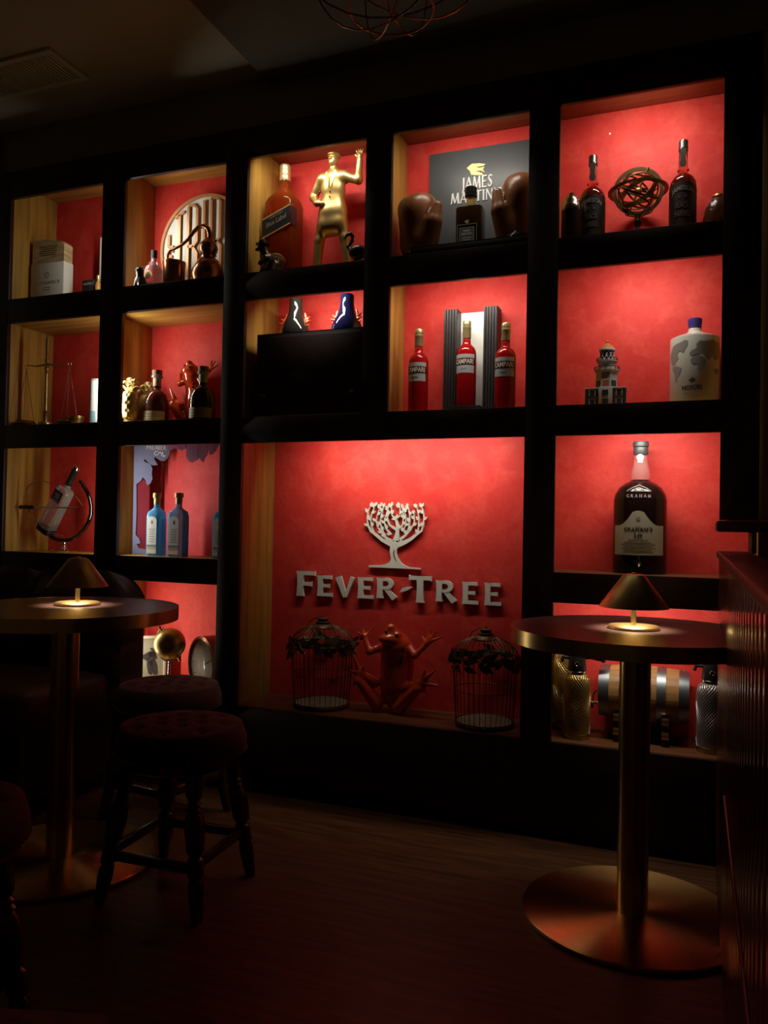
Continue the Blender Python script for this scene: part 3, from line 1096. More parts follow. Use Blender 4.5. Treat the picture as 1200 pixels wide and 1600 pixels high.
for i in range(n):
    for k in range(4):
        a, b = 4 * i + k, 4 * i + (k + 1) % 4
        c, d = 4 * ((i + 1) % n) + (k + 1) % 4, 4 * ((i + 1) % n) + k
        ff.append((a, b, c, d))
g.add(vv, ff).obj('rim', COPPAINT, sign)
hw = R * 0.027


def tall(strokes, y=-0.013):
    g = G()
    for s in strokes:
        g.ribbon([(x * R, z * R, hw) for x, z in s], y, -0.004)
    g.obj('letter', COPPAINT, sign, 20)


def loopx(x0, x1, z0, z1, r=0.08):
    return [(x0, z0), (x1 - r, z0), (x1, z0 + math.copysign(r, z1 - z0)), (x1, z1 - math.copysign(r, z1 - z0)), (x1 - r, z1), (x0, z1)]


tall([[(-0.66, 0.62), (-0.46, 0.72)], [(-0.56, 0.66), (-0.56, -0.66)]])                                   # T
tall([[(-0.36, 0.80), (-0.36, -0.84)], loopx(-0.36, -0.16, 0.82, 0.02), [(-0.26, 0.02), (-0.16, -0.12), (-0.16, -0.84)]])  # R
tall([[(0.0, 0.88), (0.0, -0.88)]])                                                                        # I
tall([[(0.16, 0.90), (0.16, -0.86)], loopx(0.16, 0.36, 0.90, 0.05), loopx(0.16, 0.38, 0.05, -0.86)])       # B
tall([[(0.50, 0.80), (0.50, -0.70), (0.56, -0.78), (0.64, -0.78), (0.70, -0.70), (0.70, 0.66)]])           # U
tall([[(0.74, 0.60), (0.90, 0.40)], [(0.82, 0.5), (0.82, -0.5)]])                                          # T
for j, st in enumerate(([[(-0.80, 0.30), (-0.80, 0.06), (-0.70, 0.06)]], [[(-0.70, -0.02), (-0.80, -0.02), (-0.80, -0.24), (-0.70, -0.24)], [(-0.80, -0.13), (-0.72, -0.13)]])):
    tall(st)

# copper still
ys = 0.135
xp, _ = spot(325, 420, ys, 0)
xb, _ = spot(272, 425, ys, 0)
zk = lambda v, u=325: float(at(u, v, y=ys)[2]) - Z1B
still = thing('copper_still', 'small copper pot still with a swan neck in front of the round sign', 'still', (xp, ys, Z1B))
rp = rad(52, 325, 420, ys)
zb1, zb2 = 0.0, zk(404)
G().lathe([(rp * 0.72, 0.0), (rp * 0.80, 0.006), (rp, zb2 * 0.42), (rp * 0.98, zb2 * 0.58), (rp * 0.62, zb2 * 0.93), (rp * 0.42, zb2), (rp * 0.42, zb2 + 0.012)], 40).obj('pot', COPPER, still)
rh = rad(30, 325, 388, ys)
zh = zk(388)
G().lathe([(rp * 0.44, zb2 + 0.010), (rp * 0.50, zb2 + 0.012), (rp * 0.36, zb2 + 0.019), (rh * 0.60, zh - 0.028), (rh * 0.90, zh - 0.016), (rh, zh - 0.002), (rh * 0.90, zh + 0.013), (rh * 0.60, zh + 0.026), (0.012, zh + 0.038)], 36).obj('head', COPPER, still)
dx = lambda u, v: float(at(u, v, y=ys)[0]) - xp
P = [(u, v) for u, v in ((328, 376), (328, 366), (325, 357), (318, 353), (310, 355), (302, 363), (294, 374), (285, 382), (274, 388), (265, 392), (262, 398), (261.5, 412))]
G().tube([(dx(u, v), 0, float(at(u, v, y=ys)[2]) - Z1B) for u, v in P], [0.0105, 0.0100, 0.0092, 0.0085, 0.008, 0.0072, 0.0066, 0.006, 0.0055, 0.005, 0.005, 0.005], 12).obj('swan_neck', COPPER, still)
rb = rad(34, 272, 425, ys)
zt = zk(410, 272)
g = G()
g.lathe([(rb * 0.97, 0.0), (rb, 0.004), (rb, zt * 0.88), (rb * 1.04, zt * 0.90), (rb * 1.04, zt), (rb * 0.93, zt), (rb * 0.93, zt * 0.3)], 36, c=(xb - xp, 0, 0))
g.obj('condenser', COPPER, still)

# pink gin bottle and the cat
xq, hh = spot(241, 392, 0.115, Z1B)
rr = rad(28, 241, 425, 0.115)
pk = thing('gin_bottle', 'pale pink gin bottle with a round gold label beside the condenser bucket', 'bottle', (xq, 0.115, Z1B))
PINKG = M('pink_glass', (0.92, 0.66, 0.74), 0.04, trans=0.75, ior=1.33, var=0.05)
hb = hh * 0.62
G().lathe([(rr * 0.9, 0), (rr, 0.005), (rr, hb * 0.86), (rr * 0.85, hb), (rr * 0.38, hb * 1.06), (rr * 0.30, hb * 1.12), (rr * 0.30, hh * 0.86)], 32).obj('body', PINKG, pk)
g = G()
for a in range(8):
    g.ball((rr * 0.45 * math.cos(a * PI / 4), rr * 0.45 * math.sin(a * PI / 4), hb * 1.14), rr * 0.16, n=8, m=6)
g.obj('collar', CLEAR, pk)
G().lathe([(rr * 0.34, hh * 0.82), (rr * 0.36, hh * 0.84), (rr * 0.36, hh)], 18).obj('stopper', BLACKM, pk)
g = G()
g.prism([(0.017 * math.cos(a * PI / 10), hb * 0.62 + 0.017 * math.sin(a * PI / 10)) for a in range(20)], -0.0008, 0.0, xf=lambda p: ((rr + 0.0004 - p[1]) * math.sin(p[0] / rr), -(rr + 0.0004 - p[1]) * math.cos(p[0] / rr), p[2]))
g.obj('gold_seal', GOLDINK, pk, 20)
G().patch(rr, -0.8, 0.8, 0.012, hb * 0.34).obj('label', WHITE, pk)

xq, hh = spot(221, 417, 0.07, Z1B)
cat = thing('cat_figurine', 'tiny black cat figurine at the front corner beside the pink bottle', 'figurine', (xq, 0.07, Z1B))
s = hh / 0.10
g = sdf_mesh([('e', (0, 0, 0.030), (0.022, 0.026, 0.034)), ('c', (0, -0.006, 0.045), (0, -0.010, 0.074), 0.016, 0.014), ('e', (0, -0.012, 0.082), (0.017, 0.015, 0.014)),
              ('c', (-0.010, -0.010, 0.088), (-0.013, -0.010, 0.102), 0.005, 0.001, 0.003), ('c', (0.010, -0.010, 0.088), (0.013, -0.010, 0.102), 0.005, 0.001, 0.003),
              ('c', (-0.010, -0.016, 0.045), (-0.010, -0.026, 0.004), 0.007, 0.006, 0.004), ('c', (0.010, -0.016, 0.045), (0.010, -0.026, 0.004), 0.007, 0.006, 0.004),
              ('c', (0.018, 0.012, 0.008), (0.032, -0.012, 0.007), 0.006, 0.004, 0.004), ('e', (0, -0.026, 0.079), (0.006, 0.006, 0.005), 0.003)],
             (-0.04, -0.045, 0.0), (0.05, 0.04, 0.11), 0.0022, 0.007)
g.xform(Matrix.Scale(s, 4))
g.obj('body', BLACK, cat, 80)
for sx in (-1, 1):
    G().ball((sx * 0.007 * s, -0.026 * s, 0.085 * s), 0.0022 * s, n=8, m=6).obj('eye', GREYINK, cat)

# ------------------------------------------------------------------ row 1, column 3
yb = 0.155
xq, hh = spot(446, 259, yb, Z1B)
wb = at(477, 350, y=yb)
jw = thing('whisky_bottle', 'very large square amber whisky bottle with a slanted dark label and gold cap', 'bottle', (xq, yb, Z1B))
hs_ = 0.058
WHISKY = M('amber_whisky_glass', (0.40, 0.085, 0.015), 0.05, trans=0.8, ior=1.2, var=0.08)
zsh = float(at(446, 322, y=yb)[2]) - Z1B
znk = float(at(446, 300, y=yb)[2]) - Z1B
zcp = float(at(446, 284, y=yb)[2]) - Z1B
G().loft([(0, hs_ * 0.94, hs_ * 0.94, 5), (0.006, hs_, hs_, 5), (zsh, hs_, hs_, 5), (zsh + (znk - zsh) * 0.35, hs_ * 0.93, hs_ * 0.93, 3.5), (zsh + (znk - zsh) * 0.65, hs_ * 0.76, hs_ * 0.76, 2.6), (znk, hs_ * 0.50, hs_ * 0.50, 2), (znk + 0.012, hs_ * 0.36, hs_ * 0.36, 2), (zcp, hs_ * 0.34, hs_ * 0.34, 2)], 40).obj('body', WHISKY, jw)
rc = rad(17.5, 446, 270, yb)
g = G()
z = zcp
st = (hh - zcp) / 3
pr = []
for i in range(3):
    pr += [(rc, z + 0.0015), (rc, z + st - 0.004), (rc * 0.93, z + st - 0.003), (rc * 0.93, z + st - 0.0005)]
    z += st
pr = [(rc * 0.95, zcp)] + pr[:-2] + [(rc * 0.98, hh - 0.002), (rc * 0.9, hh)]
g.lathe(pr, 32)
g.obj('cap', M('pale_gold_cap', (0.80, 0.62, 0.30), 0.32, 0.8, var=0.06), jw)
LAB = M('navy_label', (0.020, 0.019, 0.024), 0.4, var=0.15)
zl = lambda v: float(at(436, v, y=yb - hs_)[2]) - Z1B
yf = -hs_ - 0.0015
sl_ = [(-hs_ * 0.97, zl(341)), (hs_ * 0.97, zl(322)), (hs_ * 0.97, zl(351)), (-hs_ * 0.97, zl(370))]
g = G().prism(sl_, yf - 0.001, yf)
g.obj('label', LAB, jw, 0)
for a, b in ((0, 1), (3, 2)):
    G().ribbon([(sl_[a][0], sl_[a][1], 0.0022), (sl_[b][0], sl_[b][1], 0.0022)], yf - 0.0018, yf).obj('gold_edge', GOLDINK, jw, 0)
G().box(hs_ + 0.0004, hs_ + 0.0012, yf, yf + 0.045, zl(351), zl(322)).obj('label_wrap', LAB, jw, 0)
sh = (zl(322) - zl(341)) / (2 * hs_ * 0.97)
for txt, w, h, dz in (('Blue Label', 0.078, 0.017, 0.004), ('SCOTCH WHISKY', 0.055, 0.006, 0.024)):
    g = G().text(txt, 0, 0, w, h, yf - 0.001)
    mid = (zl(341) + zl(351)) / 2
    g.v = [(x, y, mid + z + x * sh + dz) for x, y, z in g.v]
    g.obj('lettering', M('antique_print', (0.30, 0.25, 0.16), 0.45), jw, 0)

# golden statuette: a plain standing man in a suit
yb = 0.15
xq, hh = spot(522, 240, yb, Z1B)
fig = thing('statuette', 'large golden statuette of a standing man beside the whisky bottle', 'statuette', (xq, yb, Z1B), 0.0)
k = (hh - 0.014) / 1.75
pr = []


def limb(a, b, ra, rb, kk=0.03):
    pr.append(('c', a, b, ra, rb, kk))


for sx in (-1, 1):
    limb((sx * 0.10, 0, 0.92), (sx * 0.20, -0.01, 0.50), 0.105, 0.070)
    limb((sx * 0.20, -0.01, 0.50), (sx * 0.25, 0.02, 0.07), 0.072, 0.056)
    limb((sx * 0.25, 0.02, 0.045), (sx * 0.29, -0.15, 0.035), 0.048, 0.038)
    if sx < 0:
        limb((sx * 0.195, 0, 1.385), (sx * 0.33, 0.03, 1.16), 0.070, 0.058)
        limb((sx * 0.33, 0.03, 1.16), (sx * 0.20, -0.12, 1.00), 0.056, 0.044)
        limb((sx * 0.20, -0.12, 1.00), (sx * 0.15, -0.13, 0.99), 0.040, 0.036, 0.015)
        for fz, fl in ((0.022, 0.055), (0.007, 0.066), (-0.008, 0.064), (-0.022, 0.050)):
            limb((-0.15, -0.135, 0.99 + fz), (-0.15 + fl, -0.145, 0.985 + fz), 0.0130, 0.0100, 0.005)
        limb((-0.17, -0.14, 1.02), (-0.13, -0.15, 1.055), 0.014, 0.011, 0.008)
    else:
        limb((sx * 0.195, 0, 1.385), (sx * 0.40, -0.02, 1.30), 0.070, 0.058)
        limb((sx * 0.40, -0.02, 1.30), (sx * 0.43, -0.06, 1.56), 0.056, 0.042)
        limb((sx * 0.43, -0.06, 1.57), (sx * 0.43, -0.06, 1.63), 0.038, 0.038, 0.012)
        for fx, fl in ((-0.034, 0.062), (-0.012, 0.076), (0.012, 0.074), (0.034, 0.060)):
            limb((0.43 + fx * 0.8, -0.062, 1.64), (0.43 + fx * 1.5, -0.070, 1.645 + fl), 0.0135, 0.0105, 0.004)
        limb((0.40, -0.065, 1.60), (0.365, -0.075, 1.645), 0.015, 0.011, 0.006)
pr += [('e', (0, 0, 1.22), (0.185, 0.115, 0.26), 0.05), ('e', (0, 0, 1.00), (0.175, 0.120, 0.16), 0.05), ('c', (-0.145, 0, 1.395), (0.145, 0, 1.395), 0.078, 0.078, 0.07), ('c', (0, 0.01, 1.40), (0, 0, 1.50), 0.10, 0.06, 0.06),
       ('c', (0, 0.0, 1.45), (0, -0.015, 1.55), 0.052, 0.048, 0.02), ('e', (0, -0.02, 1.645), (0.072, 0.088, 0.105), 0.02), ('e', (0, -0.055, 1.585), (0.045, 0.045, 0.040), 0.02),
       ('c', (0, -0.105, 1.660), (0, -0.122, 1.632), 0.010, 0.016, 0.012), ('e', (0.072, -0.01, 1.64), (0.012, 0.02, 0.030), 0.008), ('e', (-0.072, -0.01, 1.64), (0.012, 0.02, 0.030), 0.008),
       ('e', (0, 0.012, 1.715), (0.096, 0.108, 0.046), 0.008), ('e', (0, -0.085, 1.70), (0.066, 0.060, 0.014), 0.008), ('c', (-0.03, -0.10, 1.592), (0.03, -0.10, 1.592), 0.008, 0.008, 0.006)]
pr.append(('e', (0, 0.0, 0.86), (0.215, 0.155, 0.20), 0.03))
pr.append(('c', (-0.07, 0.0, 0.70), (0.07, 0.0, 0.70), 0.150, 0.150, 0.05))
g = sdf_mesh(pr, (-0.45, -0.26, -0.02), (0.55, 0.22, 1.84), 0.0125, 0.03)
g.xform(Matrix.Translation((0, 0, 0.0145)) @ Matrix.Scale(k, 4))
body = g.obj('body', GOLD, fig, 80)
for sx in (-1, 1):
    G().ball((sx * 0.028 * k, -0.100 * k, 1.650 * k + 0.0145), 0.009 * k, n=8, m=6).obj('eye', BRASSD, fig)
    lp = [(sx * 0.015, 1.20), (sx * 0.095, 1.43), (sx * 0.060, 1.47), (sx * 0.012, 1.32)]
    g = G().prism([(x * k, z * k) for x, z in lp], 0, 0.006)
    g.v = [(x, -0.118 * k - 0.0018 - (0.012 * k if z < 1.36 * k else -0.03 * k) + (y * 0.5), z + 0.0145) for x, y, z in g.v]
    g.obj('lapel', GOLD, fig, 20)
for z in (1.08, 1.16):
    G().ball((0, -0.121 * k, z * k + 0.0145), 0.012 * k, n=8, m=6).obj('button', BRASSD, fig)
G().loft([(0, 0.088, 0.052, 5), (0.004, 0.090, 0.054, 5), (0.011, 0.090, 0.054, 5), (0.0145, 0.086, 0.050, 5)], 40).obj('plinth', BRASSD, fig)

# bronze figurines at the front of that niche
yb = 0.045
xq, hh = spot(424, 375, yb, Z1B)
fg = thing('bronze_figurine', 'small dark bronze figurine with a brimmed hat in front of the whisky bottle', 'figurine', (xq, yb, Z1B))
s = hh / 0.13
g = sdf_mesh([('e', (0.012, 0.012, 0.038), (0.038, 0.030, 0.040)), ('c', (-0.012, -0.004, 0.060), (-0.026, -0.010, 0.092), 0.018, 0.014), ('e', (-0.028, -0.012, 0.102), (0.015, 0.015, 0.017)),
              ('c', (-0.034, -0.02, 0.096), (-0.046, -0.026, 0.090), 0.009, 0.006, 0.006), ('c', (-0.012, -0.020, 0.06), (-0.028, -0.034, 0.035), 0.009, 0.007, 0.005),
              ('c', (-0.008, -0.012, 0.03), (-0.020, -0.028, 0.006), 0.013, 0.010), ('c', (0.026, -0.012, 0.03), (0.022, -0.026, 0.006), 0.013, 0.010)],
             (-0.07, -0.055, 0.0), (0.07, 0.06, 0.14), 0.0028, 0.010)
g.xform(Matrix.Scale(s, 4)).obj('body', BRONZE, fg, 80)
g = G().lathe([(0.026, 0.110), (0.027, 0.112), (0.016, 0.1135), (0.015, 0.126), (0.010, 0.130)], 24, c=(-0.029, -0.012, 0))
g.xform(Matrix.Scale(s, 4)).obj('hat', BRONZE, fg)
g = G()
for j in range(5):
    for i in range(9):
        a, b = -0.2 + i * 0.38, 0.25 + j * 0.24
        g.ball((0.012 + 0.038 * math.cos(b) * math.cos(a), 0.012 - 0.030 * math.cos(b) * math.sin(a), 0.038 + 0.040 * math.sin(b)), 0.0055, n=6, m=4)
g.xform(Matrix.Scale(s, 4)).obj('textured_back', BRASSD, fg)
xq, hh = spot(560, 361, yb, Z1B)
bd = thing('bird_figurine', 'black long-necked bird figurine at the right front of the statuette', 'figurine', (xq - 0.010, yb, Z1B))
s = hh / 0.115
g = sdf_mesh([('e', (0.010, 0, 0.042), (0.032, 0.024, 0.026)), ('c', (0.030, 0, 0.045), (0.046, 0, 0.037), 0.012, 0.005),
              ('c', (-0.016, 0, 0.052), (-0.026, 0, 0.066), 0.009, 0.0055), ('c', (-0.026, 0, 0.066), (-0.012, 0, 0.084), 0.0055, 0.0048), ('c', (-0.012, 0, 0.084), (-0.010, 0, 0.100), 0.0048, 0.0048),
              ('c', (-0.010, 0, 0.100), (-0.018, 0, 0.109), 0.0048, 0.005), ('c', (-0.018, 0, 0.109), (-0.030, 0, 0.107), 0.005, 0.005), ('c', (-0.030, 0, 0.107), (-0.040, 0, 0.094), 0.0055, 0.002, 0.003),
              ('c', (0.002, -0.006, 0.024), (0.002, -0.006, 0.004), 0.0042, 0.0035, 0.004), ('c', (0.014, 0.008, 0.024), (0.014, 0.008, 0.004), 0.0042, 0.0035, 0.004), ('e', (0.008, 0, 0.003), (0.026, 0.018, 0.004), 0.003)],
             (-0.055, -0.035, -0.003), (0.075, 0.035, 0.12), 0.0024, 0.006)
g.xform(Matrix.Scale(s, 4)).obj('body', BLACK, bd, 80)

# ------------------------------------------------------------------ row 1, column 4
yr = 0.030
zr = float(at(826, 366.5, y=yr)[2])
xr0 = float(at(641, 384, y=yr)[0])
rs = thing('display_riser', 'low black riser board under the boxing gloves', 'riser', (0, 0, Z1B))
G().box(xr0, LX[5] - TH - 0.003, yr, 0.246, 0.0, zr - Z1B, 0.0015).obj('board', BLACKM, rs)
ZR = zr
G().box(xr0, LX[5] - TH - 0.003, yr - 0.001, yr + 0.004, zr - Z1B, zr - Z1B + 0.0015).obj('edge_trim', STEEL, rs, 0)
yp = 0.236
p0 = at(671.5, 242, y=yp)
xl, ztp = float(p0[0]), float(p0[2])
bp_ = thing('brand_panel', 'dark grey panel with a gold swallow emblem and white capital letters', 'sign', (xl, yp, ZR))
PANEL = M('slate_panel', (0.070, 0.074, 0.078), 0.42, var=0.08, vscale=4)
pw = LX[5] - TH - 0.006 - xl
G().box(0, pw, 0, 0.010, 0.0, ztp - ZR, 0.001).obj('board', PANEL, bp_)


def onp(u, v):
    q = at(u, v, y=yp)
    return float(q[0]) - xl, float(q[2]) - ZR


SW = [(622, 493), (640, 478), (660, 462), (715, 458), (763, 463), (745, 478), (690, 487), (718, 492), (757, 483), (742, 503), (757, 525), (725, 512), (690, 517), (735, 530), (747, 546), (690, 548), (655, 545), (645, 515), (632, 505)]
G().prism([onp(600 + a / 4.8, 160 + b / 4.8) for a, b in SW], -0.002, 0.0).obj('swallow_emblem', M('yellow_gold_print', (0.85, 0.66, 0.25), 0.4, var=0.03), bp_, 0)
for wd, (a0, b0, a1, b1) in (('JAMES', (722, 287, 769.5, 287)), ("MARTIN'S", (705, 306.5, 784, 306.5))):
    q0, q1 = onp(a0, b0), onp(a1, b1)
    hgt = 0.044 if wd == 'JAMES' else 0.042
    cz = onp((a0 + a1) / 2, b0)[1]
    G().text(wd, (q0[0] + q1[0]) / 2, cz, q1[0] - q0[0], hgt * (1.22 if wd == 'JAMES' else 1.0), 0.0, 0.003, style='s').obj('lettering', WHITEINK, bp_, 20)


def glove(name, label, u0, u1, vt, vb, y, flip, cuff=False, rz=0.0):
    x0, x1 = float(at(u0, vt, y=y)[0]), float(at(u1, vt, y=y)[0])
    um = (u0 + u1) / 2
    zt_ = float(at(um, vt, y=y)[2])
    t = thing(name, label, 'boxing glove', ((x0 + x1) / 2, y, ZR), rz, 'old leather boxing gloves')
    H = zt_ - ZR
    W = (x1 - x0) / 2
    f = flip
    pr = [('e', (-f * 0.20 * W, 0, 0.72 * H), (0.78 * W, 0.066, 0.28 * H)), ('e', (-f * 0.18 * W, 0.0, 0.44 * H), (0.80 * W, 0.062, 0.36 * H), 0.04), ('e', (-f * 0.12 * W, 0.0, 0.16 * H), (0.80 * W, 0.056, 0.28 * H), 0.03), ('c', (-f * 0.62 * W, -0.01, 0.80 * H), (f * 0.22 * W, -0.01, 0.84 * H), 0.36 * W, 0.36 * W, 0.03),
          ('c', (f * 0.40 * W, -0.022, 0.12 * H), (f * 0.70 * W, -0.040, 0.46 * H), 0.034, 0.029, 0.010), ('c', (f * 0.70 * W, -0.040, 0.46 * H), (f * 0.86 * W, -0.036, 0.72 * H), 0.028, 0.017, 0.004)]
    if cuff:
        pr.append(('e', (f * 0.30 * W, 0, 0.02 * H), (0.55 * W, 0.04, 0.16 * H)))
    g = sdf_mesh(pr, (-1.35 * W, -0.085, 0.0), (1.35 * W, 0.085, 1.08 * H), 0.0046, 0.014)
    g.v = [(x, y_, max(z, 0.003)) for x, y_, z in g.v]
    g.obj('mitt', LEATHER, t, 80)
    # seam along the thumb
    pts = [(f * (0.46 - 0.02 * math.sin(PI * i / 8)) * W, -0.050 - 0.003 * math.sin(PI * i / 8), (0.12 + 0.55 * i / 8) * H) for i in range(9)]
    G().tube(pts, 0.0016, 6).obj('seam', M('dark_seam', (0.05, 0.018, 0.01), 0.6), t)
    return t, W, H


t, W, H = glove('boxing_glove', 'left brown leather boxing glove with its thumb towards the small whisky bottle', 627, 694, 305, 384, 0.120, 1)
G().box(-0.35 * W, 0.45 * W, -0.052, -0.040, 0.0, 0.006, 0.002).obj('lace_tag', WHITE, t)
t, W, H = glove('boxing_glove', 'right brown leather boxing glove with a black cuff, cut off by the frame', 777, 842, 274, 366, 0.125, -1, True)
g = G().loft([(0.0, 0.55 * W, 0.042, 2.5), (0.012, 0.60 * W, 0.046, 2.5), (0.024, 0.58 * W, 0.044, 2.5)], 30)
g.xform(Matrix.Translation((0.1 * W, -0.018, 0.0)))
g.obj('cuff', BLACKM, t)
g = G()
for i in range(5):
    g.ball((-0.1 * W + i * 0.004, -0.068 + (i % 2) * 0.004, 0.008 + i * 0.004), 0.004, n=8, m=5)
g.obj('laces', WHITE, t)

yb = 0.125
xq, hh = spot(736, 293, yb, ZR)
jb = thing('square_whisky_bottle', 'small square dark whisky bottle with a black stopper between the boxing gloves', 'bottle', (xq, yb, ZR))
hs_ = 0.043
hb = float(at(736, 326, y=yb)[2]) - ZR
hn = float(at(736, 308, y=yb)[2]) - ZR
DKGLASS = M('dark_whisky_glass', (0.035, 0.013, 0.005), 0.06, coat=0.4, var=0.3, spec=0.6)
G().loft([(0, hs_ * 0.97, hs_ * 0.7, 7), (0.004, hs_, hs_ * 0.72, 7), (hb - 0.008, hs_ * 1.04, hs_ * 0.74, 7), (hb - 0.002, hs_ * 1.0, hs_ * 0.72, 6), (hb, hs_ * 0.9, hs_ * 0.6, 4), (hb + 0.001, hs_ * 0.32, hs_ * 0.32, 2), (hn, hs_ * 0.28, hs_ * 0.28, 2)], 36).obj('body', DKGLASS, jb)
G().lathe([(hs_ * 0.33, hb + 0.006), (hs_ * 0.34, hb + 0.008), (hs_ * 0.34, hn - 0.002)], 24).obj('neck_band', GOLDINK, jb)
G().lathe([(hs_ * 0.38, hn - 0.002), (hs_ * 0.46, hn), (hs_ * 0.46, hn + 0.008), (hs_ * 0.44, hn + 0.009), (hs_ * 0.46, hn + 0.010), (hs_ * 0.46, hh - 0.004), (hs_ * 0.38, hh)], 28).obj('stopper', BLACK, jb)
yf = -hs_ * 0.745
G().box(-0.026, 0.020, yf - 0.0012, yf + 0.002, hb * 0.06, hb * 0.48).obj('label', M('grey_label', (0.10, 0.10, 0.09), 0.5), jb, 0)
g = G()
for a, b in (((-0.027, hb * 0.49), (0.021, hb * 0.49)), ((0.021, hb * 0.49), (0.021, hb * 0.04)), ((-0.027, hb * 0.49), (-0.027, hb * 0.04)), ((-0.034, hb * 0.56), (0.030, hb * 0.56)), ((0.030, hb * 0.56), (0.030, hb * 0.04)), ((-0.034, hb * 0.56), (-0.034, hb * 0.04))):
    g.ribbon([(a[0], a[1], 0.0010), (b[0], b[1], 0.0010)], yf - 0.0014, yf)
g.obj('label_border', GREYINK, jb, 0)
g = G().text('JAMES', -0.003, hb * 0.41, 0.024, 0.008, yf - 0.0012, style='s').text("MARTIN'S", -0.003, hb * 0.34, 0.036, 0.0085, yf - 0.0012, style='s')
lines(g, -0.003, hb * 0.25, 2, 0.034, 0.007, 0.002, y=yf - 0.0012)
g.obj('lettering', WHITEINK, jb, 0)
g = G().prism([(-0.003 + (a - 690) / 140 * 0.016, hb * 0.62 - (b - 503) / 140 * 0.016) for a, b in SW], yf - 0.0012, yf)
g.obj('swallow_emblem', GOLDINK, jb, 0)

# ------------------------------------------------------------------ row 1, column 5
yb = 0.075
xq, hh = spot(893, 302, yb, Z1B)
rr = rad(31, 893, 340, yb)
sk = thing('cocktail_shaker', 'dark cocktail shaker with a domed silver lid beside the left Irish whiskey bottle', 'shaker', (xq, yb, Z1B))
zl_ = float(at(893, 330, y=yb)[2]) - Z1B
G().lathe([(rr * 0.9, 0), (rr * 0.96, 0.004), (rr, zl_)], 32).obj('body', M('dark_shaker', (0.045, 0.022, 0.018), 0.3, 0.6), sk)
G().lathe([(rr * 1.02, zl_ - 0.002), (rr * 1.03, zl_), (rr * 1.03, zl_ + 0.012), (rr * 0.98, zl_ + 0.014), (rr * 0.9, zl_ + (hh - zl_) * 0.5), (rr * 0.6, zl_ + (hh - zl_) * 0.8), (rr * 0.3, zl_ + (hh - zl_) * 0.88), (rr * 0.3, hh * 0.99), (rr * 0.2, hh)], 32).obj('lid', M('worn_silver', (0.42, 0.36, 0.27), 0.22, 1.0, var=0.2), sk)


def jameson(u, v, r_px, y, label):
    xq, hh = spot(u, v, y, Z1B)
    rr = rad(r_px * 2, u, v + 90, y)
    t = thing('irish_whiskey_bottle', label, 'bottle', (xq, y, Z1B), 0.0, 'Irish whiskey bottles')
    zz = lambda f: hh * f
    hsn = 0.62
    G().lathe([(rr * 0.92, 0), (rr, 0.006), (rr, zz(0.52)), (rr * 0.95, zz(0.57)), (rr * 0.78, zz(0.615)), (rr * 0.5, zz(0.645)), (rr * 0.34, zz(0.66))], 36).obj('body', M('dark_red_whiskey_glass', (0.13, 0.010, 0.006), 0.05, trans=0.25, coat=0.3, var=0.1), t)
    G().lathe([(rr * 0.335, zz(0.655)), (rr * 0.33, zz(0.675)), (rr * 0.44, zz(0.685)), (rr * 0.44, zz(0.70)), (rr * 0.36, zz(0.71)), (rr * 0.31, zz(0.90)), (rr * 0.34, zz(0.905))], 28).obj('neck', M('red_tint_glass', (0.85, 0.30, 0.25), 0.04, trans=0.85, ior=1.25), t)
    G().lathe([(rr * 0.36, zz(0.895)), (rr * 0.36, zz(0.925)), (rr * 0.34, zz(0.93)), (rr * 0.35, zz(0.985)), (rr * 0.30, zz(1.0))], 26).obj('cap', M('pewter_cap', (0.10, 0.085, 0.075), 0.25, 0.8), t)
    g = G()
    g.prism([(-0.009, zz(0.90)), (0.009, zz(0.90)), (0.007, zz(0.80)), (0.010, zz(0.75)), (0.006, zz(0.72)), (-0.006, zz(0.72)), (-0.010, zz(0.75)), (-0.007, zz(0.80))], -rr * 0.36 - 0.001, -rr * 0.30)
    g.obj('neck_seal', M('seal_label', (0.030, 0.022, 0.016), 0.5), t, 0)
    a = 1.45
    g = G()
    nn = 20
    vv, ff = [], []
    for i in range(nn + 1):
        q = -a + 2 * a * i / nn
        top = zz(0.535) - 0.016 * (q / a) ** 2
        for r_ in (rr + 0.0004, rr + 0.001):
            vv += [(r_ * math.sin(q), -r_ * math.cos(q), 0.004), (r_ * math.sin(q), -r_ * math.cos(q), top)]
    for i in range(nn):
        b, c = 4 * i, 4 * i + 4
        ff += [(b + 2, c + 2, c + 3, b + 3), (b + 1, b + 3, c + 3, c + 1), (b, b + 1, c + 1, c)]
    g.add(vv, ff).obj('label', M('black_label', (0.014, 0.010, 0.010), 0.5), t)
    PR = M('buff_print', (0.26, 0.21, 0.17), 0.5)
    g = G().text('JAMESON', 0, zz(0.465), rr * 1.70, zz(0.062), wrap=rr + 0.001, bold=0.02, arch=0.010)
    g.obj('lettering', PR, t, 0)
    g = G().text('BLACK', 0, zz(0.30), rr * 1.05, zz(0.058), wrap=rr + 0.001, bold=0.02).text('BARREL', 0, zz(0.215), rr * 1.20, zz(0.058), wrap=rr + 0.001, bold=0.02)
    g.obj('lettering', M('faint_print', (0.12, 0.085, 0.075), 0.5), t, 0)
    g = G()
    for sx in (-1, 1):
        g.patch(rr + 0.001, sx * 0.22 - 0.10, sx * 0.22 + 0.10, zz(0.37), zz(0.40), 4, 0.0005)
    g.obj('crest', M('crest_print', (0.07, 0.05, 0.045), 0.5), t, 0)
    return t


jameson(927, 244, 19.5, 0.125, 'Irish whiskey bottle left of the armillary sphere')
jameson(1068, 220, 20, 0.125, 'Irish whiskey bottle right of the armillary sphere')

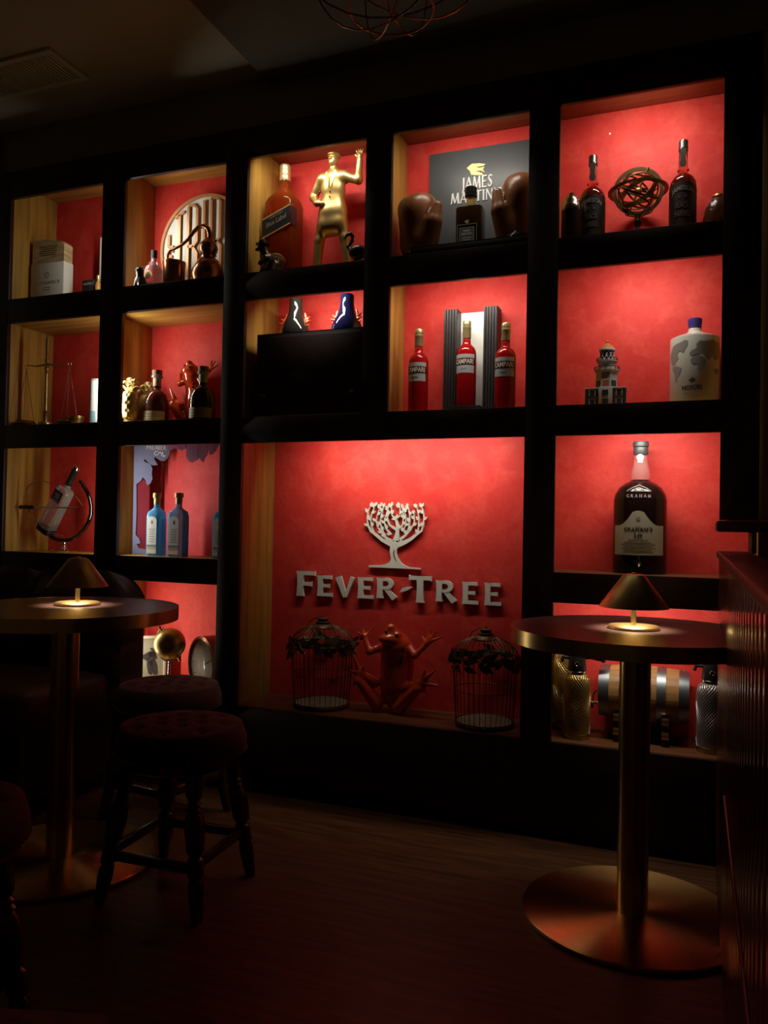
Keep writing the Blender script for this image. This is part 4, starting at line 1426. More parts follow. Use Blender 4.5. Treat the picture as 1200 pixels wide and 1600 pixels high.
# armillary sphere
yb = 0.135
cq = at(997, 299, y=yb)
xq = float(cq[0])
Rg = rad(78, 997, 299, yb)
zc = float(cq[2]) - Z1B
arm = thing('armillary_sphere', 'bronze armillary sphere of crossed rings on a small turned stand', 'armillary sphere', (xq, yb, Z1B))
BRZ = M('aged_brass_ring', (0.24, 0.17, 0.07), 0.34, 0.9, var=0.35)


def band(R, w, th, rot, name='ring'):
    vv, ff = [], []
    n = 56
    for i in range(n):
        a = 2 * PI * i / n
        for r, z in ((R - th / 2, -w / 2), (R + th / 2, -w / 2), (R + th / 2, w / 2), (R - th / 2, w / 2)):
            vv.append((r * math.cos(a), r * math.sin(a), z))
    for i in range(n):
        for k in range(4):
            a, b = 4 * i + k, 4 * i + (k + 1) % 4
            c, d = 4 * ((i + 1) % n) + (k + 1) % 4, 4 * ((i + 1) % n) + k
            ff.append((a, d, c, b))
    g = G().add(vv, ff)
    g.xform(Matrix.Translation((0, 0, zc)) @ rot)
    g.obj(name, BRZ, arm)


RX, RY, RZ_ = (lambda a: Matrix.Rotation(a, 4, 'X')), (lambda a: Matrix.Rotation(a, 4, 'Y')), (lambda a: Matrix.Rotation(a, 4, 'Z'))
band(Rg * 1.08, 0.004, Rg * 0.17, RX(-0.02) @ RY(-0.02), 'horizon_ring')
band(Rg * 0.90, 0.004, Rg * 0.15, RZ_(0.12) @ RX(PI / 2), 'meridian_ring')
band(Rg * 0.80, 0.007, 0.003, RX(0.45) @ RY(0.40))
band(Rg * 0.78, 0.005, 0.003, RX(PI / 2) @ RY(0.35) @ RX(0.9))
band(Rg * 0.76, 0.005, 0.003, RZ_(0.9) @ RX(PI / 2 - 0.4))
band(Rg * 0.74, 0.016, 0.003, RX(0.95) @ RY(-0.45))
for dz in (-0.5, 0.5):
    rr_ = Rg * 0.76 * math.cos(math.asin(0.5))
    band(rr_, 0.005, 0.003, RY(0.40) @ Matrix.Translation((0, 0, Rg * 0.76 * dz)))
G().tube([(-0.39 * Rg, 0, zc - 0.92 * Rg), (0.39 * Rg, 0, zc + 0.92 * Rg)], 0.0025, 8).obj('axis_rod', BRZ, arm)
G().ball((0, 0, zc), 0.012, n=16, m=10).obj('earth_ball', BRASSD, arm)
zz = zc - Rg * 1.02
G().lathe([(0.034, 0), (0.036, 0.004), (0.030, 0.009), (0.012, 0.014), (0.009, zz * 0.35), (0.015, zz * 0.5), (0.008, zz * 0.62), (0.013, zz * 0.8), (0.008, zz * 0.92), (0.010, zz + 0.004)], 28).obj('stand', BRONZE, arm)
for a in range(4):
    q = PI / 4 + a * PI / 2
    G().tube([(0.006 * math.cos(q), 0.006 * math.sin(q), zz), (Rg * 0.7 * math.cos(q), Rg * 0.7 * math.sin(q), zc - Rg * 0.72), (Rg * 1.02 * math.cos(q), Rg * 1.02 * math.sin(q), zc - 0.004)], 0.0022, 6).obj('support_arm', BRONZE, arm)

yb = 0.12
xq, hh = spot(1128, 304, yb, Z1B)
dc = thing('embossed_decanter', 'squat dark embossed amber decanter cut off by the frame at far right', 'decanter', (xq - 0.008, yb, Z1B))
rr = rad(48, 1128, 340, yb)
AMB = M('dark_amber_embossed', (0.10, 0.030, 0.015), 0.12, trans=0.2, coat=0.3, var=0.4, vscale=40, bump=0.7, bscale=70)
G().lathe([(rr * 0.80, 0), (rr * 0.95, 0.01), (rr, hh * 0.35), (rr * 0.9, hh * 0.62), (rr * 0.62, hh * 0.85), (rr * 0.40, hh * 0.93)], 36).obj('body', AMB, dc)
G().lathe([(rr * 0.42, hh * 0.92), (rr * 0.46, hh * 0.94), (rr * 0.40, hh * 0.985), (rr * 0.2, hh)], 26).obj('lid', BRASSD, dc)
q = at(953, 209, y=0.249)
tag(G().ball((0, 0, 0), 0.0032, 0.0012, 0.0032, 12, 8).obj('wall_plug', WHITE, None, 40, (float(q[0]), 0.2488, float(q[2]))), 'tiny white plug in the red wall above the left Irish whiskey bottle', 'wall plug')
# ------------------------------------------------------------------ row 2, column 1: balance scale
yb = 0.062
U_ = lambda u, v, y=None: at(u, v, y=yb if y is None else y)
xq = float(U_(72, 620)[0])
lx = lambda u, v: float(U_(u, v)[0]) - xq
lz = lambda u, v: float(U_(u, v)[2]) - Z2B
sc_ = thing('balance_scale', 'antique brass balance scale with thin hanging pans', 'scale', (xq, yb, Z2B))
OLD = M('old_brass', (0.42, 0.29, 0.11), 0.34, 0.9, var=0.3)
zt = min(lz(74, 525), 1.690 - Z2B)
zb_ = lz(73, 571)
rbs = rad(22, 70, 655, yb)
G().lathe([(rbs, 0), (rbs, 0.012), (rbs * 0.9, 0.016), (rbs * 0.5, 0.019)], 36).obj('base', OLD, sc_)
G().lathe([(0.0095, 0.018), (0.0095, 0.055), (0.012, 0.058), (0.0065, 0.063), (0.0058, zb_ - 0.035), (0.009, zb_ - 0.03), (0.006, zb_ - 0.022), (0.010, zb_ - 0.012), (0.006, zb_ - 0.006), (0.012, zb_), (0.006, zb_ + 0.010), (0.010, zb_ + 0.02), (0.006, zb_ + 0.028), (0.007, zt - 0.02), (0.003, zt)], 20).obj('column', OLD, sc_)
xl, xr = max(lx(36, 572), 0.044 - xq), lx(110, 572)
G().tube([(xl, -0.004, zb_ + 0.006), (xl * 0.5, -0.004, zb_ - 0.002), (0, -0.004, zb_ + 0.002), (xr * 0.5, -0.004, zb_ - 0.002), (xr, -0.004, zb_ + 0.006)], [0.0016, 0.0032, 0.006, 0.0032, 0.0016], 8).obj('beam', OLD, sc_)
for xe in (xl, xr):
    G().ring((xe, -0.004, zb_ - 0.002), 0.008, 0.0012, axis='y', n=16, m=6).obj('hook', OLD, sc_)
    rpn = 0.036
    for a in (0.4, 2.5, 4.6):
        G().tube([(xe, -0.004, zb_ - 0.012), (xe + rpn * math.cos(a), -0.004 + rpn * math.sin(a), 0.020)], 0.0009, 5).obj('chain', BRONZE, sc_)
    G().lathe([(0.02, 0.010), (0.045, 0.012), (rpn, 0.022), (rpn * 1.02, 0.024), (rpn * 0.97, 0.023), (0.04, 0.0145)], 36, c=(xe, -0.004, 0)).obj('pan', BRASSD, sc_)
    G().lathe([(0.014, 0.0), (0.012, 0.010)], 16, c=(xe, -0.004, 0)).obj('pan_foot', BRASSD, sc_)
for u, px, v, y, lab in ((99, 21, 655.5, 0.05, 'smaller brass weight cup on the shelf under the scale'), (120, 22, 650.5, 0.055, 'larger brass weight cup beside the white tin')):
    xw, hh = spot(u, v, y, Z2B)
    rr = rad(px, u, v, y)
    hh = max(hh, 0.012)
    w = thing('weight_cup', lab, 'weight', (xw, y, Z2B))
    G().lathe([(rr * 0.72, 0), (rr * 0.78, 0.002), (rr, hh - 0.002), (rr * 1.0, hh), (rr * 0.86, hh), (rr * 0.7, 0.006)], 32).obj('cup', OLD, w)
    G().ring((0, 0, hh * 0.75), rr * 0.97, 0.0012, n=32, m=6).obj('rim_line', BRASSD, w)
yb = 0.09
xq, hh = spot(151.5, 593, yb, Z2B)
rr = rad(20, 151, 625, yb)
tn = thing('round_tin', 'white cylindrical tin with faint blue print at the right of the scale', 'tin', (xq, yb, Z2B))
G().lathe([(rr, 0), (rr, hh - 0.008)], 32).obj('body', M('tin_white', (0.78, 0.80, 0.78), 0.4, var=0.03), tn)
G().lathe([(rr * 1.02, hh - 0.008), (rr * 1.02, hh - 0.005), (rr * 0.98, hh - 0.004), (rr * 1.02, hh - 0.002), (rr * 0.98, hh)], 32).obj('lid', M('tin_lid', (0.62, 0.56, 0.46), 0.3, 0.4), tn)
g = lines(G(), -0.012, hh * 0.90, 7, 0.022, hh * 0.085, 0.004, wrap=rr)
g.obj('print', M('tin_print', (0.42, 0.45, 0.47), 0.5), tn, 0)
G().patch(rr, -1.3, 0.6, 0.006, hh * 0.3).obj('blue_band', M('tin_blue', (0.30, 0.52, 0.62), 0.4), tn)

# ------------------------------------------------------------------ row 2, column 2
PGOLD = M('pale_gold_lacquer', (0.58, 0.45, 0.17), 0.48, 0.35, var=0.12)


def pineapple(u, vt, px, y, label):
    xq, hh = spot(u, vt, y, Z2B)
    rr = rad(px, u, vt + 40, y)
    t = thing('golden_pineapple', label, 'ornament', (max(xq, 0.551), y, Z2B), 0.0, 'golden pineapples')
    hb = hh * 0.68
    n, m = 60, 30
    vv, ff = [], []
    for j in range(m + 1):
        tz = j / m
        r0 = rr * (0.62 + 0.38 * math.sin(PI * (0.12 + 0.76 * tz))) * (1.0 if 0 < j < m else 0.75)
        for i in range(n):
            a = 2 * PI * i / n
            d = abs(math.sin(5 * a + tz * 11)) * abs(math.sin(5 * a - tz * 11))
            r = r0 * (0.90 + 0.16 * d ** 0.5)
            vv.append((r * math.cos(a), r * math.sin(a), 0.016 + (hb - 0.016) * tz))
    for j in range(m):
        for i in range(n):
            a, b = j * n + i, j * n + (i + 1) % n
            ff.append((a, b, b + n, a + n))
    ff += [tuple(range(n - 1, -1, -1)), tuple(m * n + i for i in range(n))]
    G().add(vv, ff).obj('body', PGOLD, t, 80)
    G().lathe([(rr * 0.80, 0), (rr * 0.82, 0.006), (rr * 0.66, 0.009), (rr * 0.70, 0.018)], 32).obj('foot', PGOLD, t)
    for ring, (cnt, rad0, lift, ln) in enumerate(((6, 0.45, 0.02, 1.05), (5, 0.30, 0.22, 0.85), (3, 0.16, 0.40, 0.5))):
        for i in range(cnt):
            a = 2 * PI * i / cnt + ring * 0.5
            pts, rs_ = [], []
            for k in range(8):
                s = k / 7
                r = rr * (rad0 * 0.6 + ln * s)
                z = hb - 0.006 + (hh - hb) * (lift + (0.46, 0.58, 0.62)[ring] * math.sin(PI * 0.80 * s))
                pts.append((r, z))
                rs_.append(rr * 0.30 * (math.sin(PI * (0.25 + 0.75 * s)) ** 0.8 + 0.02))
            vv, ff = [], []
            for (r, z), w in zip(pts, rs_):
                for q in (-1, 0, 1):
                    for lay in (0, 1):
                        x, y_ = r, q * w
                        zz = z - abs(q) * w * 0.25 - lay * 0.003
                        vv.append((x * math.cos(a) - y_ * math.sin(a), x * math.sin(a) + y_ * math.cos(a), zz))
            for k in range(7):
                b, c = 6 * k, 6 * k + 6
                ff += [(b, b + 2, c + 2, c), (b + 2, b + 4, c + 4, c + 2), (b + 1, c + 1, c + 3, b + 3), (b + 3, c + 3, c + 5, b + 5), (b, c, c + 1, b + 1), (b + 4, b + 5, c + 5, c + 4)]
            G().add(vv, ff).obj('leaf', PGOLD, t, 70)
    return t


pineapple(196, 589, 27, 0.070, 'brightly lit golden pineapple at the left edge of its niche')
pineapple(231, 595, 27, 0.175, 'shaded golden pineapple half hidden behind the corked bottle')


def rum(u, vt, px, y, label, dark):
    xq, hh = spot(u, vt, y, Z2B)
    rr = rad(px, u, vt + 50, y)
    t = thing('rum_bottle', label, 'bottle', (xq, y, Z2B), 0.0, 'squat rum bottles')
    hb = hh * 0.62
    col = (0.030, 0.010, 0.006) if dark else (0.16, 0.03, 0.018)
    G().lathe([(rr * 0.95, 0), (rr, 0.004), (rr * 1.0, hb * 0.55), (rr * 0.95, hb * 0.72), (rr * 0.78, hb * 0.90), (rr * 0.5, hb), (rr * 0.34, hb * 1.05), (rr * 0.30, hh * 0.86)], 36).obj('body', M('rum_glass_dark' if dark else 'rum_glass_red', col, 0.06, trans=0.25, coat=0.4, var=0.15), t)
    G().lathe([(rr * 0.33, hh * 0.70), (rr * 0.335, hh * 0.86)], 24).obj('neck_label', M('neck_paper', (0.42, 0.40, 0.28), 0.55), t)
    G().lathe([(rr * 0.44, hh * 0.86), (rr * 0.46, hh * 0.865), (rr * 0.46, hh * 0.90), (rr * 0.40, hh * 0.91)], 24).obj('lip', M('pale_glass', (0.55, 0.60, 0.48), 0.1, trans=0.5), t)
    G().lathe([(rr * 0.34, hh * 0.90), (rr * 0.40, hh * 0.93), (rr * 0.41, hh)], 24).obj('cork', CORK, t)
    G().patch(rr, -1.35, 1.35, 0.008, hb * 0.36).obj('label', M('rum_label', (0.52, 0.50, 0.36), 0.55, var=0.1), t)
    g = lines(G(), 0, hb * 0.28, 3, rr * 1.5, hb * 0.08, 0.0025, wrap=rr + 0.0007)
    g.obj('print', GREYINK, t, 0)
    g = lines(G(), -rr * 0.25, hb * 0.66, 4, rr * 0.8, hb * 0.06, 0.0030, wrap=rr)
    g.obj('embossing', M('emboss', (0.12, 0.10, 0.08), 0.2), t, 0)


rum(246, 579, 38, 0.115, 'reddish corked rum bottle in front of the shaded pineapple', False)
rum(318, 573, 40, 0.066, 'almost black rum bottle in front of the red ceramic frog', True)


def frog_mesh():
    k = 1 / 3190.0
    pr = []

    def P(x, z, y=0.0):
        return ((x - 590) * k, y, (1085 - z) * k)

    def c(a, b, ra, rb, kk=0.008):
        pr.append(('c', a, b, ra * k, rb * k, kk))
    pr.append(('e', P(585, 800, 0.000), (0.056, 0.050, 0.088), 0.02))
    pr.append(('e', P(590, 560, 0.004), (0.060, 0.046, 0.085), 0.02))
    pr.append(('e', P(585, 390, -0.012), (0.050, 0.046, 0.055), 0.02))
    c(P(582, 340, -0.018), P(556, 178, -0.034), 135, 56, 0.02)
    pr.append(('e', P(540, 290, -0.046), (0.036, 0.024, 0.018), 0.012))
    for ex, ez in ((520, 215), (640, 250)):
        pr.append(('e', P(ex, ez, -0.040), (0.013, 0.013, 0.014), 0.005))
    for s, arm, fin in ((-1, ((420, 400), (300, 450), (212, 300)), ((112, 266), (176, 230), (262, 230), (148, 335))), (1, ((735, 380), (830, 452), (942, 330)), ((882, 262), (968, 172), (1040, 186), (1106, 245)))):
        c(P(*arm[0], -0.005), P(*arm[1], -0.030), 52, 36)
        c(P(*arm[1], -0.030), P(*arm[2], -0.012), 38, 30)
        for f in fin:
            c(P(arm[2][0], arm[2][1] - 10, -0.012), P(*f, 0.000), 25, 10, 0.006)
            pr.append(('e', P(*f, 0.0), (0.0048, 0.0045, 0.0048), 0.003))
    for hip, knee, shank0, shank1, toes in (((385, 1010), (205, 775), (355, 790), (215, 700), ((132, 492), (258, 608), (98, 668), (140, 830))), ((650, 1035), (890, 800), (700, 830), (905, 745), ((972, 590), (1086, 580), (1122, 740), (1000, 845)))):
        c(P(*hip, -0.025), P(*knee, -0.050), 82, 52, 0.010)
        c(P(*shank0, -0.020), P(*shank1, -0.040), 64, 44, 0.006)
        c(P(*knee, -0.050), P(*shank1, -0.042), 50, 44, 0.006)
        for f in toes:
            c(P(shank1[0], shank1[1] - 5, -0.042), P(*f, -0.050), 36, 11, 0.009)
    g = sdf_mesh(pr, (-0.175, -0.085, -0.006), (0.185, 0.075, 0.315), 0.0036, 0.012)
    zmin = min(p[2] for p in g.v)
    g.v = [(x, y, z - zmin) for x, y, z in g.v]
    return g


fg_ = frog_mesh()
FROGME = fg_.mesh('body', CERRED, 80)


def frog(label, loc, rz, s):
    t = thing('ceramic_frog', label, 'ornament', loc, rz)
    o = bpy.data.objects.new('body', FROGME)
    COL.objects.link(o)
    o.parent = t
    o.scale = (s, s, s)
    for ex, ez in ((520, 205), (640, 240)):
        e = G().ball(((ex - 590) / 3190 * s, -0.052 * s, (1085 - ez) / 3190 * s + 0.004), 0.0055 * s, n=10, m=8).obj('eye', BLACK, t)
    for sx, sz in ((640, 225), (690, 470), (715, 370), (930, 357), (680, 520)):
        x, z = (sx - 590) / 3190, (1085 - sz) / 3190
        best = min((p for p in fg_.v if p[1] < 0.0), key=lambda p: (p[0] - x) ** 2 + (p[2] - z) ** 2 + 0.02 * (p[1] + 0.05) ** 2)
        G().ball((best[0] * s, best[1] * s, best[2] * s), 0.005 * s, n=10, m=6).obj('spot', M('frog_spot', (0.05, 0.008, 0.005), 0.15), t)
    return t


q = at(300, 600, y=0.17)
frog('glossy red ceramic frog turned sideways behind the dark rum bottle', (float(q[0]), 0.198, Z2B), -0.36, 0.82)

# ------------------------------------------------------------------ row 2, column 3: black cabinet with two jugs on it
yb = 0.026
p0 = at(401, 523.5, y=yb)
zc = float(p0[2])
cab = thing('box_cabinet', 'plain black box cabinet with two round knobs filling the lower niche', 'cabinet', (float(p0[0]), yb, Z2B))
cw = LX[4] - TH - 0.004 - float(p0[0])
hc = zc - Z2B
G().box(0, cw, 0.004, 0.20, 0, hc, 0.002).obj('body', BLACKM, cab)
G().box(0.012, cw - 0.012, 0.0, 0.005, 0.012, hc - 0.012, 0.002).obj('front_panel', BLACKF, cab)
for u, v in ((410, 623), (551, 617)):
    q = at(u, v, y=yb)
    g = G().lathe([(0.014, 0), (0.016, 0.002), (0.016, 0.010), (0.010, 0.013)], 24)
    g.xform(Matrix.Translation((float(q[0] - p0[0]), -0.0005, float(q[2]) - Z2B)) @ RX(PI / 2))
    g.obj('knob', BLACK, cab)
G().box(0.002, cw, 0.002, 0.006, hc - 0.001, hc + 0.0008).obj('edge_trim', STEEL, cab, 0)


def jug(u, vt, px, label, col, name):
    y = 0.11
    xq, hh = spot(u, vt, y, zc)
    rr = rad(px, u, vt + 40, y)
    t = thing('glazed_jug', label, 'jug', (xq, y, zc + 0.0006), 0.0, 'glossy jugs with red claws')
    mt = M(name, col, 0.05, coat=0.8, var=0.1, spec=0.8)
    G().lathe([(rr * 0.97, 0), (rr, 0.004), (rr * 0.98, hh * 0.14), (rr * 0.86, hh * 0.30), (rr * 0.66, hh * 0.46), (rr * 0.50, hh * 0.60), (rr * 0.44, hh * 0.74), (rr * 0.43, hh * 0.94), (rr * 0.40, hh)], 40).obj('body', mt, t)
    for sx in (-1, 1):
        k = rr * 0.42 / 0.030
        pr = [('c', (0, 0, 0.0), (0.012, 0, 0.020), 0.010, 0.012), ('c', (0.012, 0, 0.020), (0.004, 0, 0.052), 0.010, 0.004, 0.005), ('c', (0.012, 0, 0.020), (0.030, -0.004, 0.034), 0.008, 0.003, 0.004),
              ('c', (0.002, -0.006, 0.004), (0.034, -0.010, 0.014), 0.008, 0.003, 0.004), ('c', (0.0, -0.006, -0.006), (0.030, -0.012, -0.004), 0.007, 0.003, 0.004)]
        g = sdf_mesh(pr, (-0.02, -0.03, -0.02), (0.05, 0.02, 0.065), 0.0022, 0.006)
        g.v = [(sx * (x * k + rr * 0.58), y_ * k, z * k + hh * 0.32) for x, y_, z in g.v]
        if sx < 0:
            g.f = [f[::-1] for f in g.f]
        g.obj('claw', CERRED, t, 80)
    return t


jug(463, 468, 50, 'glossy black jug with red claws on the black cabinet', (0.012, 0.010, 0.008), 'black_glaze')
jug(543, 461, 50, 'glossy navy blue jug with red claws on the black cabinet', (0.010, 0.010, 0.050), 'navy_glaze')

# ------------------------------------------------------------------ row 2, column 4
ypl = 0.175
xa, xb_, xc, xd = (float(at(u, 560, y=ypl)[0]) for u in (692, 713.5, 754, 776))
zt1, zt2 = float(at(702, 484, y=ypl)[2]), float(at(765, 478, y=ypl)[2])
zt_ = (zt1 + zt2) / 2
stn = thing('bottle_stand', 'white backed bottle stand between two black fluted pillars', 'display stand', (xa, ypl, Z2B))
FL = M('fluted_charcoal', (0.022, 0.017, 0.017), 0.45, var=0.1)
w1, w2, wt = xb_ - xa, xd - xc, xd - xa
hp = zt_ - Z2B
for x0, x1 in ((0, w1), (wt - w2, wt)):
    g = G()
    n = 5
    poly = [(x0, 0.060)]
    for i in range(n):
        a, b = x0 + (x1 - x0) * i / n, x0 + (x1 - x0) * (i + 1) / n
        poly += [(a + 0.0005, 0.004), (a + 0.002, 0.0), (b - 0.002, 0.0), (b - 0.0005, 0.004)]
    poly.append((x1, 0.060))
    vv = [(x, y, z) for z in (0.0, hp) for x, y in poly]
    m = len(poly)
    ff = [(k, (k + 1) % m, m + (k + 1) % m, m + k) for k in range(m)] + [tuple(range(m - 1, -1, -1)), tuple(range(m, 2 * m))]
    G().add(vv, ff).obj('fluted_pillar', FL, stn, 20)
G().box(w1, wt - w2, 0.045, 0.055, 0.03, hp - 0.004, 0.001).obj('white_back', M('white_acrylic', (0.80, 0.80, 0.74), 0.4, var=0.02), stn)
G().box(w1 - 0.006, wt - w2 + 0.006, -0.045, 0.045, 0.0, 0.030, 0.003).obj('plinth', BLACK, stn)
g = G().tube([(w1 + 0.018 + 0.0055 * i, -0.0462, 0.015 + 0.006 * math.sin(i * 1.9) * (0.4 + 0.6 * (i % 3 == 0))) for i in range(12)], 0.0008, 5)
g.obj('signature', GREYINK, stn)
CAMP = M('bitter_red_glass', (0.42, 0.006, 0.008), 0.05, trans=0.35, ior=1.3, coat=0.2, var=0.06)
CAPG = M('olive_gold_cap', (0.34, 0.27, 0.13), 0.35, 0.55, var=0.1)


def campari(u, vt, px, y, zb, label):
    xq, hh = spot(u, vt, y, zb)
    rr = rad(px, u, vt + 70, y)
    t = thing('bitter_bottle', label, 'bottle', (xq, y, zb), 0.0, 'red aperitif bottles')
    f = lambda k: hh * k
    G().lathe([(rr * 0.94, 0), (rr, 0.006), (rr, f(0.60)), (rr * 0.97, f(0.64)), (rr * 0.84, f(0.685)), (rr * 0.55, f(0.715)), (rr * 0.43, f(0.735)), (rr * 0.40, f(0.77))], 36).obj('body', CAMP, t)
    G().lathe([(rr * 0.40, f(0.765)), (rr * 0.39, f(0.83))], 28).obj('neck', M('neck_red_glass', (0.7, 0.05, 0.04), 0.05, trans=0.7, ior=1.25), t)
    G().lathe([(rr * 0.42, f(0.80)), (rr * 0.43, f(0.805)), (rr * 0.42, f(0.905)), (rr * 0.45, f(0.91)), (rr * 0.46, f(0.925)), (rr * 0.42, f(0.93)), (rr * 0.43, f(0.945)), (rr * 0.39, f(0.95)), (rr * 0.43, f(0.955)), (rr * 0.43, f(0.992)), (rr * 0.38, f(1.0))], 30).obj('cap', CAPG, t)
    G().patch(rr, -1.15, 1.15, f(0.535), f(0.60), th=0.0008).obj('collar_label', M('pale_grey_label', (0.42, 0.40, 0.38), 0.5), t)
    G().patch(rr + 0.0002, -1.2, 1.2, f(0.475), f(0.555), th=0.0010).obj('name_band', M('black_red_band', (0.03, 0.006, 0.008), 0.4), t)
    G().patch(rr, -1.1, 1.1, f(0.385), f(0.478), th=0.0008).obj('label', M('pale_blue_label', (0.36, 0.38, 0.40), 0.5), t)
    G().text('CAMPARI', 0.0, f(0.515), rr * 2.0, f(0.058), wrap=rr + 0.0014, bold=0.02, style='b').obj('lettering', M('warm_white_print', (0.62, 0.56, 0.45), 0.5), t, 0)
    g = G()
    g.tube([((rr + 0.001) * math.sin(-0.35 + 0.06 * i), -(rr + 0.001) * math.cos(-0.35 + 0.06 * i), f(0.43) + f(0.012) * math.sin(i * 2.2)) for i in range(12)], 0.0006, 4)
    g.obj('signature', INK, t)


campari(655, 515, 31, 0.125, Z2B, 'red aperitif bottle standing alone left of the fluted stand')
campari(730, 502, 31, ypl + 0.003, Z2B + 0.0302, 'red aperitif bottle raised on the fluted stand against the white back')
campari(791, 505, 32.5, 0.11, Z2B, 'red aperitif bottle right of the fluted stand')

# ------------------------------------------------------------------ row 2, column 5
yb = 0.13
u0 = 943.5
xq, hh = spot(949, 533, yb, Z2B)
lh = thing('ceramic_lighthouse', 'glazed ceramic model lighthouse on a windowed building', 'model', (xq, yb, Z2B))
kz = lambda v: float(at(u0, v, y=yb)[2]) - Z2B
CW = M('glazed_white', (0.46, 0.44, 0.42), 0.18, coat=0.3, var=0.1)
CB = M('glazed_dark', (0.05, 0.045, 0.055), 0.2, coat=0.3, var=0.2)
CO = M('glazed_orange', (0.42, 0.14, 0.04), 0.2, coat=0.3, var=0.15)
zb1 = kz(608)
wbx = mx(60, u0, 620, yb) / 2
G().box(-wbx, wbx, -0.030, 0.045, 0, zb1 - 0.004, 0.002).obj('building', CW, lh)
G().box(-wbx * 0.36, wbx * 0.36, -0.042, -0.028, 0, zb1 + 0.001, 0.003).obj('porch', CW, lh)
G().box(-wbx * 1.04, wbx * 1.04, -0.033, 0.048, zb1 - 0.005, zb1, 0.0015).obj('cornice', CW, lh)
wn = zb1 * 0.26
for zi in (0.18, 0.60):
    for xi in (-0.84, -0.54, 0.54, 0.84):
        G().box(wbx * xi - 0.009, wbx * xi + 0.009, -0.0312, -0.0295, zb1 * zi, zb1 * zi + wn).obj('window', CB, lh, 0)
        G().box(wbx * xi - 0.0012, wbx * xi + 0.0012, -0.0322, -0.0305, zb1 * zi, zb1 * zi + wn).obj('mullion', CW, lh, 0)
    G().box(-0.009, 0.009, -0.0432, -0.0415, zb1 * zi, zb1 * zi + wn).obj('window', CB, lh, 0)
for x in (-wbx, -wbx * 0.38, wbx * 0.38, wbx):
    G().box(x - 0.003, x + 0.003, -0.034, -0.030, 0, zb1 - 0.004).obj('pilaster', CB, lh, 0)
G().box(-wbx, wbx, -0.0316, -0.0298, zb1 * 0.50, zb1 * 0.55).obj('string_course', CB, lh, 0)
r1, r2, r3, r4 = (rad(p, u0, 560, yb) for p in (35, 37, 30, 23))
oc = lambda prof: G().loft([(z, r, r, 2) for r, z in prof], 8)
oc([(r1 * 1.02, zb1), (r1 * 0.96, kz(583))]).obj('tower', CW, lh, 10)
for i in range(8):
    if i % 2 == 0:
        continue
for i in range(8):
    a0, a1 = 2 * PI * (i + 0.5) / 8, 2 * PI * (i + 1.5) / 8
    p0_, p1_ = (r1 * 1.005 * math.cos(a0), r1 * 1.005 * math.sin(a0)), (r1 * 1.005 * math.cos(a1), r1 * 1.005 * math.sin(a1))
    e = lambda t_: (p0_[0] + (p1_[0] - p0_[0]) * t_, p0_[1] + (p1_[1] - p0_[1]) * t_)
    za, zb2 = zb1 + 0.004, zb1 + (kz(583) - zb1) * 0.45
    G().add([(*e(0.14), za), (*e(0.86), za), (*e(0.86), zb2), (*e(0.14), zb2), (*[c * 1.02 for c in e(0.14)], za), (*[c * 1.02 for c in e(0.86)], za), (*[c * 1.0 for c in e(0.86)], zb2), (*[c * 1.0 for c in e(0.14)], zb2)],
            [(4, 5, 6, 7), (0, 4, 7, 3), (1, 2, 6, 5), (3, 7, 6, 2), (0, 1, 5, 4)]).obj('panel', CO if i % 2 else CB, lh, 0)


def gallery(r, zlo, zhi):
    oc([(r * 0.93, zlo), (r * 1.10, zlo + (zhi - zlo) * 0.35), (r * 1.10, zlo + (zhi - zlo) * 0.5), (r * 0.9, zlo + (zhi - zlo) * 0.52)]).obj('gallery', CW, lh, 10)
    g = G()
    pts = [(r * 1.05 * math.cos(2 * PI * (i + 0.5) / 8), r * 1.05 * math.sin(2 * PI * (i + 0.5) / 8), zhi) for i in range(8)]
    g.tube(pts, 0.0014, 6, closed=True)
    for i in range(16):
        a = 2 * PI * i / 16
        g.tube([(r * 1.03 * math.cos(a), r * 1.03 * math.sin(a), zlo + (zhi - zlo) * 0.5), (r * 1.03 * math.cos(a), r * 1.03 * math.sin(a), zhi)], 0.0011, 5)
    g.obj('railing', CB, lh)


gallery(r2, kz(584), kz(575))
oc([(r3 * 0.92, kz(580)), (r3 * 0.90, kz(567))]).obj('tower_top', CW, lh, 10)
gallery(r3 * 1.02, kz(569), kz(561))
G().lathe([(r4 * 0.86, kz(566)), (r4 * 0.86, kz(549))], 20).obj('lantern', CB, lh)
g = G()
for i in range(10):
    for s in (-1, 1):
        pts = [(r4 * 0.90 * math.cos(2 * PI * (i + s * t_ * 0.9) / 10), r4 * 0.90 * math.sin(2 * PI * (i + s * t_ * 0.9) / 10), kz(564) + (kz(550) - kz(564)) * t_) for t_ in (0, 0.25, 0.5, 0.75, 1.0)]
        g.tube(pts, 0.0013, 5)
g.obj('lattice', CW, lh)
G().lathe([(r4 * 1.06, kz(549.5)), (r4 * 1.10, kz(548)), (r4 * 1.04, kz(545.5))], 28).obj('eave', CW, lh)
G().lathe([(r4 * 1.0, kz(546)), (r4 * 0.75, kz(541.5)), (r4 * 0.22, kz(537.5)), (r4 * 0.12, kz(536))], 28).obj('roof', CO, lh)
G().ball((0, 0, kz(534.5)), 0.0042, 0.0042, 0.005, 12, 8).obj('finial', CO, lh)

